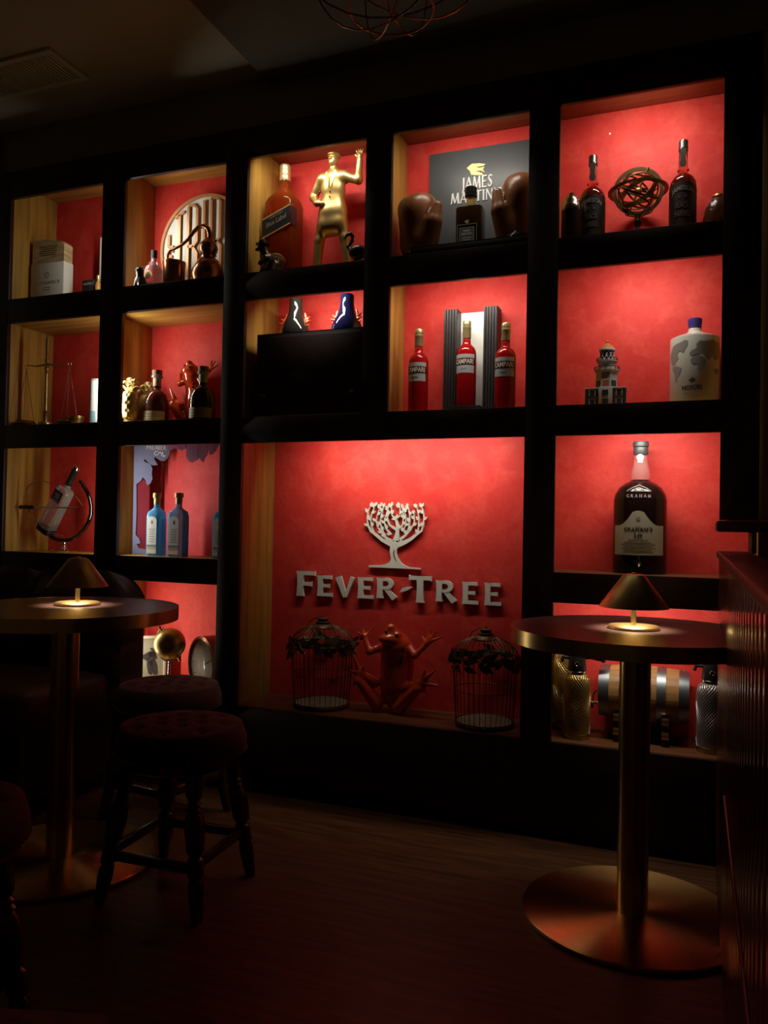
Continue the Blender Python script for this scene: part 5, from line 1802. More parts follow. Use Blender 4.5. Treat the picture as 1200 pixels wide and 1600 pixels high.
yb = 0.165
xq, hh = spot(1086, 498, yb, Z2B)
rr = rad(73, 1086, 580, yb)
nd = thing('white_gin_bottle', 'wide white gin bottle with a grey world map and a blue cap', 'bottle', (xq, yb, Z2B))
f = lambda v: float(at(1086, v, y=yb)[2]) - Z2B
NW = M('white_glass_bottle', (0.60, 0.57, 0.51), 0.22, coat=0.3, var=0.03)
G().lathe([(rr * 0.96, 0), (rr, 0.006), (rr, f(533)), (rr * 0.98, f(530)), (rr * 0.80, f(527)), (rr * 0.42, f(522.5)), (rr * 0.28, f(519)), (rr * 0.25, f(513))], 44).obj('body', NW, nd)
G().lathe([(rr * 0.25, f(515.5)), (rr * 0.25, f(513.5))], 26).obj('neck_ring', CHROME, nd)
G().lathe([(rr * 0.27, f(513.5)), (rr * 0.27, f(508)), (rr * 0.29, f(506)), (rr * 0.29, f(499.5)), (rr * 0.25, f(498))], 28).obj('cap', M('violet_blue_cap', (0.040, 0.030, 0.16), 0.4, var=0.08), nd)
MAPM = M('map_grey', (0.27, 0.25, 0.235), 0.4, var=0.05)
LAND = [[(800, 660), (815, 632), (850, 622), (872, 612), (900, 616), (893, 645), (870, 690), (850, 672), (838, 690), (845, 720), (828, 740), (815, 770), (800, 745), (793, 700)],
        [(805, 770), (835, 768), (865, 790), (852, 825), (835, 850), (832, 875), (825, 870), (823, 830), (812, 800)],
        [(913, 715), (905, 700), (925, 680), (945, 670), (950, 640), (965, 620), (1000, 625), (1040, 612), (1085, 630), (1085, 720), (1060, 745), (1040, 720), (1020, 745), (1000, 720), (985, 700), (950, 705), (930, 712)],
        [(910, 745), (925, 720), (965, 712), (1000, 735), (1008, 760), (992, 790), (975, 818), (962, 810), (955, 770), (930, 768)],
        [(1050, 800), (1075, 790), (1083, 815), (1065, 830)]]
uc = 937.0
pxm = rr / ((73 / 2) * 4.138)
for pl in LAND:
    nn = []
    for i in range(len(pl)):
        (a, b), (c, d) = pl[i], pl[(i + 1) % len(pl)]
        for t_ in range(3):
            q = t_ / 3
            nn.append((a + (c - a) * q + random.uniform(-3, 3), b + (d - b) * q + random.uniform(-3, 3)))
    pts = []
    for a, b in nn:
        sx = max(-0.985, min(0.985, (a - uc) / (36.5 * 4.138)))
        pts.append((math.asin(sx) * rr, f(390 + b / 4.138)))
    # fan of thin triangles pulled onto the curved glass
    bm = bmesh.new()
    vs_ = [bm.verts.new((x, 0, z)) for x, z in pts]
    fc = bm.faces.new(vs_)
    bmesh.ops.triangulate(bm, faces=[fc])
    bmesh.ops.subdivide_edges(bm, edges=list(bm.edges), cuts=2, use_grid_fill=True)
    for v_ in bm.verts:
        a = v_.co.x / rr
        v_.co = Vector(((rr + 0.0006) * math.sin(a), -(rr + 0.0006) * math.cos(a), v_.co.z))
    G().bm(bm).obj('continent', MAPM, nd, 0)
g = G().text('NORDES', rr * -0.08, f(611), rr * 0.80, f(607.5) - f(614.5), wrap=rr, bold=0.012)
g.obj('lettering', INK, nd, 0)
g = lines(G(), rr * -0.08, f(618), 1, rr * 0.9, 0.006, 0.004, wrap=rr)
g.obj('small_print', MAPM, nd, 0)
star = []
for i in range(32):
    L = (0.0125 if i % 8 == 0 else 0.0095 if i % 4 == 0 else 0.0075 if i % 2 == 0 else 0.0026)
    star.append((rr * -0.08 + L * math.cos(PI * i / 16), f(599) + L * math.sin(PI * i / 16)))
G().prism(star, -0.0009, -0.0003, xf=lambda p: ((rr - p[1]) * math.sin(p[0] / rr), -(rr - p[1]) * math.cos(p[0] / rr), p[2])).obj('compass_rose', M('dark_grey_print', (0.07, 0.06, 0.06), 0.5), nd, 0)
# ------------------------------------------------------------------ row 3, column 1: bottle in a tilting cradle
yb = 0.14
Q = lambda a, b, y=None: at(40 + a / 10, 720 + b / 10, y=yb if y is None else y)
base = Q(600, 1400)
xq = float(base[0])
cr = thing('bottle_cradle', 'curved chrome cradle with a black handled crank on a round foot', 'bottle holder', (xq, yb, Z3B))
L3 = lambda a, b, dy=0.0: (float(Q(a, b)[0]) - xq, dy, float(Q(a, b)[2]) - Z3B)
BL = M('gunmetal', (0.16, 0.15, 0.15), 0.12, 1.0, var=0.1)
G().tube([L3(*p) for p in ((850, 315), (905, 390), (960, 480), (1005, 600), (1028, 720), (1022, 840), (985, 960), (915, 1075), (820, 1165), (715, 1225), (610, 1250), (500, 1235), (400, 1195), (360, 1140))], [0.006] + [0.0085] * 12 + [0.007], 10).obj('arc', BL, cr)
G().tube([L3(*p, -0.067) for p in ((600, 375), (500, 335), (420, 322), (320, 345), (240, 410), (195, 510), (190, 610), (215, 700), (270, 810), (360, 940), (460, 1040), (580, 1120), (680, 1155), (785, 1180))], 0.0022, 6).obj('wire_loop', CHROME, cr)
G().tube([L3(300, 735, -0.069), L3(1010, 742, -0.069)], 0.0030, 8).obj('rod', CHROME, cr)
G().tube([L3(110, 730, -0.069), L3(125, 730, -0.069), L3(300, 733, -0.069), L3(325, 735, -0.069)], [0.006, 0.0085, 0.0085, 0.006], 12).obj('handle', BLACK, cr)
G().tube([L3(870, 570, -0.03), L3(975, 700, -0.03)], 0.0022, 6).obj('stay', CHROME, cr)
zl_ = L3(600, 1255)[2]
G().lathe([(0.050, 0), (0.052, 0.003), (0.048, 0.006), (0.018, 0.010), (0.011, 0.020), (0.008, zl_ * 0.5), (0.010, zl_ * 0.8), (0.008, zl_)], 32).obj('foot', CHROME, cr)
p0, p1 = np.array(Q(405, 1110)), np.array(Q(905, 110))
ax = p1 - p0
ln = float(np.linalg.norm(ax))
bt = thing('clear_spirit_bottle', 'clear square spirit bottle lying tilted in the chrome cradle', 'bottle', tuple(map(float, p0)))
bt.location.y = yb - 0.037
ang = math.atan2(float(ax[0]), float(ax[2]))
bt.rotation_euler = (0, ang, 0)
hs_ = 0.034
SM = M('smoky_clear_glass', (0.75, 0.70, 0.68), 0.04, trans=0.85, ior=1.25, var=0.03)
G().loft([(0.022, hs_ * 0.98, hs_ * 0.7, 6), (ln * 0.64, hs_, hs_ * 0.7, 6), (ln * 0.67, hs_ * 0.9, hs_ * 0.62, 4), (ln * 0.69, hs_ * 0.40, hs_ * 0.40, 2), (ln * 0.76, hs_ * 0.36, hs_ * 0.36, 2)], 32).obj('body', SM, bt)
G().loft([(0.0, hs_ * 0.98, hs_ * 0.72, 6), (0.024, hs_ * 1.03, hs_ * 0.74, 6)], 28).obj('base_cap', BLACK, bt)
G().lathe([(hs_ * 0.44, ln * 0.73), (hs_ * 0.46, ln * 0.74), (hs_ * 0.46, ln * 0.75), (hs_ * 0.38, ln * 0.755), (hs_ * 0.38, ln * 0.93), (hs_ * 0.44, ln * 0.94), (hs_ * 0.44, ln)], 24).obj('stopper', BLACK, bt)
G().lathe([(hs_ * 0.45, ln * 0.965), (hs_ * 0.455, ln * 0.995), (hs_ * 0.40, ln * 1.004)], 24).obj('stopper_ring', CHROME, bt)
G().box(-hs_ * 0.80, hs_ * 0.55, -hs_ * 0.725, -hs_ * 0.70, ln * 0.47, ln * 0.62).obj('label', BLACKM, bt, 0)
g = lines(G(), -hs_ * 0.12, ln * 0.575, 3, hs_ * 0.8, ln * 0.026, 0.0028, y=-hs_ * 0.725)
lines(g, -hs_ * 0.12, ln * 0.49, 1, hs_ * 1.1, 0.01, 0.002, y=-hs_ * 0.725)
g.obj('print', GREYINK, bt, 0)

# ------------------------------------------------------------------ row 3, column 2
yc = 0.140
C3 = lambda a, b, y=yc: at(180 + a / 7.06, 690 + b / 7.06, y=y)
o0 = C3(210, 1240)
ox = float(o0[0])
TC = 0.72   # the card stands turned, its right edge nearer the wall
PC = np.array([0.513, 0.120])


def cc(a, b):
    d_ = CR @ np.array([(180 + a / 7.06 - 600) / FPX, 1.0, (800 - 690 - b / 7.06) / FPX])
    nx_, ny_ = -math.sin(TC), math.cos(TC)
    t_ = ((PC[0] - CAM[0]) * nx_ + (PC[1] - CAM[1]) * ny_) / (d_[0] * nx_ + d_[1] * ny_)
    p_ = CAM + t_ * d_
    return float((p_[0] - PC[0]) * math.cos(TC) + (p_[1] - PC[1]) * math.sin(TC)), float(p_[2]) - Z3B


dcut = thing('display_card', 'tall lilac die-cut card with vine leaf edges and white script at its top', 'display card', (float(PC[0]), float(PC[1]), Z3B), TC)
LIL = M('lilac_card', (0.24, 0.24, 0.34), 0.4, 0.15, var=0.06)
zf = cc(200, 1250)[1]
po = [cc(*p) for p in ((212, -60), (640, -60), (605, 60), (600, 130), (580, 180), (545, 215), (500, 210), (470, 190), (440, 170), (430, 190), (470, 258), (420, 262), (385, 250), (350, 215), (330, 195), (315, 205), (330, 225), (370, 240), (395, 260), (410, 300), (403, 350), (412, 410), (390, 460), (360, 480), (348, 470), (335, 425), (305, 390), (285, 430), (235, 470))]
po += [cc(*p) for p in ((235, 800), (225, 1030), (265, 1070), (280, 1120), (235, 1130), (260, 1175), (340, 1190), (360, 1215))]
po = po + [(po[-1][0], 0.0), (cc(188, 1240)[0], 0.0)]
po = [(max(x, 0.0), min(max(z, 0.0), 1.222 - Z3B)) for x, z in po]
G().prism(po, 0.0, 0.004).obj('card', LIL, dcut, 0)
G().prism([(max(x, 0.0), max(0.0, z)) for x, z in [cc(*p) for p in ((235, 470), (305, 390), (350, 470), (372, 480), (372, 1250), (225, 1250))]], 0.005, 0.009).obj('maroon_backing', M('maroon_card', (0.22, 0.012, 0.02), 0.5), dcut, 0)
q0, q1 = cc(345, 68), cc(565, 62)
G().text('PREMIER', (q0[0] + q1[0]) / 2, (q0[1] + q1[1]) / 2, q1[0] - q0[0], 0.020, -0.0002, style='s').obj('lettering', WHITE, dcut, 0)
g = G()
for st in (((470, 105), (440, 110), (430, 135), (450, 150), (480, 140)), ((480, 110), (478, 145), (490, 120), (500, 112)), ((505, 112), (503, 140), (515, 140), (522, 110)), ((525, 110), (525, 145), (540, 155), (560, 150), (540, 168), (505, 150))):
    g.ribbon([(*cc(*p), 0.0016) for p in st], -0.0012, -0.0002)
g.obj('script', WHITE, dcut, 0)
lv = thing('leaf_garland', 'purple cut-out vine leaves hanging from the top of the blue bottle niche', 'garland', (ox, 0.160, Z3B))
MAR = M('plum_card', (0.13, 0.016, 0.045), 0.5, var=0.1)
c4 = lambda a, b: (float(C3(a, b, 0.160)[0]) - ox, float(C3(a, b, 0.160)[2]) - Z3B)
LEAVES = [((560, -40), (600, 100), (650, 70), (690, 85), (730, 95), (780, 75), (800, -40)),
          ((770, -40), (785, 100), (780, 160), (810, 215), (850, 230), (890, 205), (925, 175), (950, 215), (972, 228), (985, 180), (1010, 150), (1020, 90), (1000, -40)),
          ((1000, -40), (1030, 90), (1040, 145), (1070, 140), (1100, 105), (1140, 40), (1160, -40))]
for pl in LEAVES:
    p_ = [(x, min(z, 1.222 - Z3B)) for x, z in (c4(*p) for p in pl)]
    G().prism(p_, 0.0, 0.003).obj('leaf', MAR, lv, 0)
    cx_ = sum(p[0] for p in p_) / len(p_)
    g = G()
    zt_, zb_ = max(p[1] for p in p_), min(p[1] for p in p_)
    g.ribbon([(cx_, zt_, 0.0012), (cx_ + 0.004, zb_ + 0.008, 0.0005)], -0.0008, 0.0)
    for s in (-1, 1):
        for k in range(3):
            z = zt_ - (zt_ - zb_) * (0.2 + 0.2 * k)
            g.ribbon([(cx_, z, 0.0009), (cx_ + s * 0.022, z - 0.012, 0.0004)], -0.0008, 0.0)
    g.obj('vein', M('plum_vein', (0.22, 0.03, 0.07), 0.5), lv, 0)
G().tube([(c4(560, -30)[0], 0.0015, 1.221 - Z3B), (c4(1160, -30)[0], 0.0015, 1.221 - Z3B)], 0.002, 6).obj('stem', MAR, lv)

BLUE = M('sapphire_glass', (0.20, 0.64, 0.92), 0.04, trans=0.62, ior=1.2, var=0.04)


def sapphire(u, vt, px, y, label, bright):
    xq, hh = spot(u, vt, y, Z3B)
    hs = rad(px, u, vt + 60, y) * 0.80
    t = thing('blue_gin_bottle', label, 'bottle', (xq, y, Z3B), 0.0, 'pale blue gin bottles')
    hb = hh * 0.70
    G().loft([(0, hs * 0.94, hs * 0.80, 5), (0.005, hs, hs * 0.86, 5), (hb * 0.90, hs, hs * 0.86, 5), (hb, hs * 0.90, hs * 0.78, 4), (hb * 1.06, hs * 0.55, hs * 0.52, 2.6), (hb * 1.10, hs * 0.36, hs * 0.36, 2), (hh * 0.86, hs * 0.33, hs * 0.33, 2)], 36).obj('body', BLUE, t)
    G().lathe([(hs * 0.36, hh * 0.82), (hs * 0.38, hh * 0.83), (hs * 0.38, hh * 0.92), (hs * 0.50, hh * 0.925), (hs * 0.50, hh * 0.99), (hs * 0.45, hh)], 26).obj('cap', M('ochre_cap', (0.50, 0.32, 0.10), 0.4, 0.3), t)
    yf = -hs * 0.88
    w = hs * 0.66
    arch = [(-w, hb * 0.05), (w, hb * 0.05), (w, hb * 0.80)] + [(w * math.cos(a), hb * 0.80 + w * 0.75 * math.sin(a)) for a in [PI * i / 8 for i in range(1, 8)]] + [(-w, hb * 0.80)]
    G().prism(arch, yf - 0.0012, yf).obj('label', CREAM, t, 0)
    g = lines(G(), 0, hb * 0.60, 6, w * 1.3, hb * 0.055, 0.0022, y=yf - 0.0012)
    g.ball((0, yf - 0.0012, hb * 0.76), w * 0.25, 0.0006, w * 0.36, 12, 8)
    g.box(-w, w, yf - 0.0018, yf - 0.0010, hb * 0.20, hb * 0.25)
    g.obj('print', M('teal_print', (0.20, 0.24, 0.22), 0.5), t, 0)
    G().box(-w, w, yf - 0.0018, yf - 0.0010, hb * 0.16, hb * 0.185).obj('gold_line', GOLDINK, t, 0)
    # moulded side panels
    for sx in (-1, 1):
        G().box(sx * hs * 1.0 - 0.0008, sx * hs * 1.0 + 0.0008, -hs * 0.45, hs * 0.45, hb * 0.08, hb * 0.84, 0.0006).obj('side_panel', M('etched_blue', (0.25, 0.62, 0.85), 0.25, trans=0.6), t)


sapphire(246, 770.5, 33, 0.100, 'brightly lit blue gin bottle, left of the pair', True)
sapphire(280, 770, 35, 0.090, 'shaded blue gin bottle right beside the lit one', False)
sapphire(350, 773, 36, 0.10, 'blue gin bottle mostly hidden by the frame at the right edge', False)

# ------------------------------------------------------------------ the big niche: wall sign
ysn = 0.25
sg = thing('wall_sign', 'raised ivory tree emblem above large ivory capital letters on the red wall', 'sign', (1.58, ysn, 0.80))


def ons(u, v):
    q = at(u, v, y=ysn - 0.012)
    return float(q[0]) - 1.58, float(q[2]) - 0.80


LET = [('F', 100, 187, 395, 508), ('E', 197, 268, 415, 515), ('V', 283, 372, 419, 519), ('E', 386, 460, 424, 526), ('R', 475, 572, 428, 533), ('-', 585, 641, 470, 497), ('T', 627, 733, 416, 541), ('R', 752, 852, 440, 551), ('E', 876, 953, 447, 556), ('E', 980, 1060, 453, 563)]
zz_all = [(ons(430 + (a + b) / 6, 760 + c / 3)[1], ons(430 + (a + b) / 6, 760 + d / 3)[1]) for _, a, b, c, d in LET]
small = [z for (l, *_), z in zip(LET, zz_all) if l not in 'FT-']
zb_s = sum(z[1] for z in small) / len(small)
zt_s = sum(z[0] for z in small) / len(small)
for (ch, a, b, c, d), (zt_, zb_) in zip(LET, zz_all):
    um = 430 + (a + b) / 6
    x0, x1 = ons(430 + a / 3, 760 + (c + d) / 6)[0], ons(430 + b / 3, 760 + (c + d) / 6)[0]
    if ch in 'FT':
        zb_ = zb_s - 0.002
    elif ch != '-':
        zt_, zb_ = zt_s, zb_s
    G().text(ch, (x0 + x1) / 2, (zt_ + zb_) / 2, x1 - x0, zt_ - zb_, -0.004, 0.012, style='f').obj('letter', GREYSIGN, sg, 20)

tp = lambda a, b: ons(550 + a / 8.571, 770 + b / 8.571)
sc1 = abs(tp(600, 600)[0] - tp(500, 600)[0]) / 100
trunk = [(218, 978), (235, 970), (400, 965), (470, 945), (512, 920), (524, 880), (515, 830), (507, 780), (515, 715), (540, 660), (640, 660), (625, 715), (600, 760), (595, 810), (612, 870), (650, 930), (700, 970), (760, 995), (915, 1008), (915, 1025), (700, 1015), (230, 995)]
g = G().prism([tp(*p) for p in trunk], -0.014, -0.004)
BR = [[(560, 690, 50), (480, 668, 30), (400, 630, 22), (320, 565, 18), (250, 510, 14), (215, 440, 10), (205, 340, 8), (215, 250, 7), (250, 165, 5)],
      [(290, 540, 10), (262, 450, 8), (250, 350, 7), (268, 270, 7), (312, 165, 5)],
      [(530, 655, 25), (450, 600, 16), (400, 530, 12), (345, 460, 9), (322, 370, 7), (345, 285, 6), (385, 170, 5)],
      [(450, 590, 12), (400, 500, 10), (380, 400, 8), (388, 320, 7), (425, 180, 5)],
      [(520, 560, 12), (455, 480, 9), (435, 390, 8), (460, 290, 7), (492, 180, 5)],
      [(585, 660, 50), (603, 560, 28), (612, 460, 22), (590, 350, 15)],
      [(592, 352, 12), (540, 310, 8), (522, 250, 6), (535, 165, 5)], [(592, 352, 12), (640, 310, 8), (645, 230, 6), (632, 165, 5)],
      [(600, 500, 18), (500, 430, 11), (472, 350, 8), (484, 270, 6)], [(618, 490, 14), (680, 430, 10), (692, 330, 8), (680, 190, 5)],
      [(600, 690, 50), (700, 665, 30), (790, 620, 22), (860, 560, 18), (930, 510, 13), (955, 440, 10), (965, 340, 8), (955, 260, 7), (930, 175, 5)],
      [(880, 545, 10), (892, 440, 8), (896, 330, 7), (868, 185, 5)], [(640, 630, 22), (720, 565, 14), (790, 490, 10), (835, 400, 8), (830, 270, 5)],
      [(720, 560, 10), (760, 470, 8), (778, 360, 7), (752, 180, 5)], [(680, 520, 9), (718, 440, 7), (722, 350, 6), (700, 230, 5)]]
kp = 0
for b in BR:
    g.ribbon([(*tp(x, y), w * sc1 * 0.9) for x, y, w in b], -0.0135 - 0.0001 * (kp % 5), -0.004)
    kp += 1
g.obj('tree_trunk', GREYSIGN, sg, 20)


def leafp(x, y, ang, ln):
    pts = []
    for t_, w in ((0, 0.04), (0.2, 0.20), (0.42, 0.28), (0.7, 0.18), (1.0, 0.0)):
        pts.append((t_, w))
    for t_, w in ((0.7, -0.16), (0.42, -0.25), (0.2, -0.18)):
        pts.append((t_, w))
    ca, sa = math.cos(ang), math.sin(ang)
    return [(x + ln * (ca * a - sa * b), y - ln * (sa * a + ca * b)) for a, b in pts]


kp = 0
for bi, b in enumerate(BR):
    if bi == 5:
        continue
    seg = [(p, q) for p, q in zip(b[:-1], b[1:])]
    acc_, side = 0.0, 1
    for (x0, y0_, w0), (x1, y1_, w1) in seg:
        L = math.hypot(x1 - x0, y1_ - y0_)
        n = 0
        while acc_ < L:
            t_ = acc_ / L
            if w0 < 17:
                dirn = math.atan2(-(y1_ - y0_), x1 - x0)
                pl = leafp(x0 + (x1 - x0) * t_, y0_ + (y1_ - y0_) * t_, dirn + side * 0.62, 66)
                G().prism([tp(*p) for p in pl], -0.0142 - 0.0001 * (kp % 7), -0.004).obj('tree_leaf', GREYSIGN, sg, 0)
                kp += 1
                side = -side
            acc_ += 88
        acc_ -= L
    x0, y0_, _ = b[-2]
    x1, y1_, _ = b[-1]
    pl = leafp(x1, y1_ + 18, math.atan2(-(y1_ - y0_), x1 - x0) + 0.15, 62)
    G().prism([tp(*p) for p in pl], -0.0142 - 0.0001 * (kp % 7), -0.004).obj('tree_leaf', GREYSIGN, sg, 0)
    kp += 1
g = G().ribbon([(*tp(x, y), w * sc1) for x, y, w in ((572, 760, 2), (560, 800, 7), (570, 860, 7), (598, 915, 2))], -0.0152, -0.0135)
g.obj('bark_line', M('bark_dark', (0.09, 0.03, 0.02), 0.6), sg, 0)


# ------------------------------------------------------------------ birdcages and frog
CAGE = M('cage_wire', (0.13, 0.095, 0.055), 0.42, 0.7, var=0.3)
CAGEF = M('cage_floor', (0.22, 0.18, 0.12), 0.7, var=0.25, vscale=60)
LEAFM = M('cage_leaf', (0.12, 0.10, 0.05), 0.4, 0.5, var=0.3)


def cage(u, vt, px, y, label):
    xq, hh = spot(u, vt, y, Z4B)
    R = rad(px, u, vt + 80, y) * 0.94
    t = thing('birdcage', label, 'birdcage', (xq, y, Z4B), 0.3 if u < 600 else 0.0, 'wire birdcages')
    Rb = R * 0.88
    hc = hh * 0.70
    hd = hh * 0.90
    G().lathe([(Rb * 1.02, 0), (Rb * 1.03, 0.004), (Rb * 1.03, 0.010), (Rb, 0.012)], 48).obj('tray', CAGE, t)
    G().lathe([(Rb * 0.96, 0.0118), (Rb * 0.96, 0.0135)], 44).obj('floor', CAGEF, t)
    n = 34
    me_ = None
    for i in range(n):
        a = 2 * PI * i / n
        if me_ is None:
            pts = [(Rb, 0, 0.011), (Rb + (R - Rb) * 0.5, 0, hc * 0.5), (R, 0, hc)]
            for k in range(1, 9):
                q = k / 8 * PI / 2
                pts.append((R * math.cos(q) * (1 - 0.12 * k / 8) + 0.012 * (k / 8), 0, hc + (hd - hc) * math.sin(q)))
            me_ = G().tube(pts, 0.0011, 5).mesh('bar', CAGE, 60)
        o = bpy.data.objects.new('bar', me_)
        COL.objects.link(o)
        o.parent = t
        o.rotation_euler = (0, 0, a)
    G().ring((0, 0, hc * 0.52), Rb + (R - Rb) * 0.52, 0.0016, n=44, m=6).obj('hoop', CAGE, t)
    G().ring((0, 0, hc), R, 0.0018, n=44, m=6).obj('hoop', CAGE, t)
    G().ring((0, 0, 0.014), Rb, 0.0020, n=44, m=6).obj('hoop', CAGE, t)
    G().lathe([(R * 0.36, hd - 0.012), (R * 0.38, hd - 0.008), (R * 0.30, hd + 0.002), (R * 0.22, hd + 0.004), (R * 0.24, hd + 0.010), (R * 0.16, hd + 0.013), (R * 0.19, hh * 0.97), (R * 0.06, hh * 0.985), (R * 0.04, hh)], 28).obj('crown', CAGE, t)
    G().tube([(-R * 0.05, 0, hh * 0.985), (-R * 0.25, 0, hh * 0.975), (-R * 0.45, 0, hh * 0.93), (-R * 0.50, 0, hd - 0.006)], 0.0016, 6).obj('carry_ring', CAGE, t)
    lm = None
    for i in range(64):
        if lm is None:
            pl = [(0, 0), (0.010, 0.009), (0.024, 0.011), (0.046, 0.0), (0.024, -0.009), (0.010, -0.008)]
            lm = G().prism(pl, -0.0008, 0.0008).mesh('leaf', LEAFM, 0)
        a = 2 * PI * i / 64 + random.uniform(-0.05, 0.05)
        o = bpy.data.objects.new('leaf', lm)
        COL.objects.link(o)
        o.parent = t
        zz = hc - 0.012 + random.uniform(-0.016, 0.022)
        rr = R * (1.03 if zz < hc else 0.99)
        o.location = (rr * math.cos(a), rr * math.sin(a), zz)
        o.rotation_euler = (random.uniform(-0.5, 0.5), random.uniform(-0.9, 0.9), a + PI / 2 + random.uniform(-0.4, 0.4))
    G().ring((0, 0, hc - 0.004), R * 1.012, 0.0026, n=44, m=6).obj('vine', LEAFM, t)


cage(505, 962, 104, 0.135, 'wire birdcage with a leaf garland left of the red frog')
cage(759, 979, 108, 0.118, 'wire birdcage with a leaf garland right of the red frog')
q = at(617, 1080, y=0.15)
frog('large glossy red ceramic frog reaching up between the two birdcages', (float(q[0]), 0.165, Z4B), 0.0, float(at(615, 976, y=0.15)[2] - Z4B) / 0.302)

# ------------------------------------------------------------------ row 3, column 5: port bottle
yb = 0.16
xq, hh = spot(1001.5, 690, yb, Z3B)
rr = rad(81, 1001, 820, yb)
pt = thing('port_bottle', 'oversized dark port bottle with a bell-topped cream label and black stopper', 'bottle', (xq, yb, Z3B))
f = lambda v: float(at(1001, v, y=yb)[2]) - Z3B
PORT = M('black_port_glass', (0.012, 0.004, 0.004), 0.06, coat=0.0, var=0.2, spec=0.45)
G().lathe([(rr * 0.97, 0), (rr, 0.008), (rr * 0.985, f(782)), (rr * 0.94, f(773)), (rr * 0.80, f(763)), (rr * 0.60, f(756)), (rr * 0.40, f(752.5)), (rr * 0.34, f(750))], 52).obj('body', PORT, pt)
G().lathe([(rr * 0.345, f(751)), (rr * 0.36, f(745)), (rr * 0.34, f(737)), (rr * 0.28, f(727)), (rr * 0.24, f(718)), (rr * 0.235, f(710))], 36).obj('neck', M('rose_clear_glass', (0.95, 0.80, 0.78), 0.03, trans=0.9, ior=1.2, var=0.02), pt)
G().lathe([(rr * 0.26, f(711)), (rr * 0.275, f(709)), (rr * 0.275, f(700)), (rr * 0.26, f(699)), (rr * 0.295, f(698)), (rr * 0.30, f(692.5)), (rr * 0.27, f(690))], 32).obj('stopper', M('black_wax', (0.035, 0.035, 0.037), 0.45), pt)
g = G()
seal = [(0.0105 * math.cos(a), f(716) + 0.0105 * math.sin(a)) for a in [PI * i / 10 for i in range(-3, 14)]]
seal = [(0.007, f(724)), (0.0075, f(719))] + seal[3:14] + [(-0.0075, f(719)), (-0.007, f(724))]
g.prism(seal, -rr * 0.29, -rr * 0.27)
g.obj('seal', M('white_seal', (0.80, 0.77, 0.70), 0.5), pt, 0)
# bell-topped label wrapped on the glass
vv, ff = [], []
nn = 40
wl = math.asin(0.86)
for i in range(nn + 1):
    a = -wl + 2 * wl * i / nn
    s = abs(math.sin(a) / 0.86)
    if s < 0.24:
        b = 1.0 - 0.10 * (s / 0.24) ** 2
    elif s < 0.80:
        q_ = (s - 0.24) / 0.56
        b = 0.90 * (1 - q_) ** 1.6
    else:
        b = 0.0
    ztop = f(821.5) + (f(799) - f(821.5)) * b
    for r_ in (rr + 0.0004, rr + 0.0012):
        vv += [(r_ * math.sin(a), -r_ * math.cos(a), f(866.5)), (r_ * math.sin(a), -r_ * math.cos(a), ztop)]
for i in range(nn):
    b, c = 4 * i, 4 * i + 4
    ff += [(b + 2, c + 2, c + 3, b + 3), (b + 1, b + 3, c + 3, c + 1), (b, b + 1, c + 1, c), (b, c, c + 2, b + 2)]
PLAB = M('aged_label', (0.42, 0.37, 0.26), 0.55, var=0.05)
G().add(vv, ff).obj('label', PLAB, pt)
rw = rr + 0.0013
g = G().text("GRAHAM'S", 0, f(827), rr * 1.06, f(824.2) - f(830), wrap=rw, style='s').text('10', 0, f(836.5), rr * 0.32, f(833.5) - f(840), wrap=rw, style='s')
g.obj('lettering', INK, pt, 0)
g = G().text('W & J', 0, f(822.8), rr * 0.18, 0.0032, wrap=rw).text('TAWNY PORT', 0, f(842.5), rr * 0.75, 0.0035, wrap=rw)
lines(g, 0, f(847), 6, rr * 1.35, (f(847) - f(864)) / 6, 0.0011, wrap=rw)
g.obj('small_print', M('sepia_print', (0.20, 0.17, 0.12), 0.5), pt, 0)['kind'] = 'stuff'
g = G()
g.ball((0, -rw, f(811)), 0.007, 0.0006, 0.009, 12, 8)
g.obj('crest', M('grey_crest', (0.26, 0.23, 0.17), 0.5), pt)
# engraving on the shoulder of the glass
g = G()
ew = lambda a, z: ((rr * 0.99 + 0.0006) * math.sin(a / rr), -(rr * 0.99 + 0.0006) * math.cos(a / rr), z)
EN = M('engraved_white', (0.55, 0.53, 0.50), 0.4)
for i in range(6):
    g.text('GRAHAM'[i], (i - 2.5) * 0.0125, f(776.5) - 0.0000, 0.008, 0.010, wrap=rr * 0.985, style='f')
g.obj('engraving', EN, pt, 0)
pts = [(-0.036, f(769)), (-0.020, f(764)), (0, f(759.5)), (0.020, f(764)), (0.036, f(769)), (-0.036, f(769))]
prof_r = lambda z: rr * float(np.interp(z, [f(782), f(773), f(763), f(756), f(752.5)], [0.985, 0.94, 0.80, 0.60, 0.40])) + 0.001
g = G()
for st in (pts, [(-0.014, f(766.5)), (0, f(763)), (0.014, f(766.5)), (0, f(768)), (-0.014, f(766.5))]):
    P3 = []
    for (x0, z0), (x1, z1) in zip(st[:-1], st[1:]):
        for k in range(6):
            x, z = x0 + (x1 - x0) * k / 6, z0 + (z1 - z0) * k / 6
            r_ = prof_r(z)
            P3.append((r_ * math.sin(x / r_), -r_ * math.cos(x / r_), z))
    g.tube(P3, 0.0012, 5)
g.obj('engraved_crest', EN, pt)

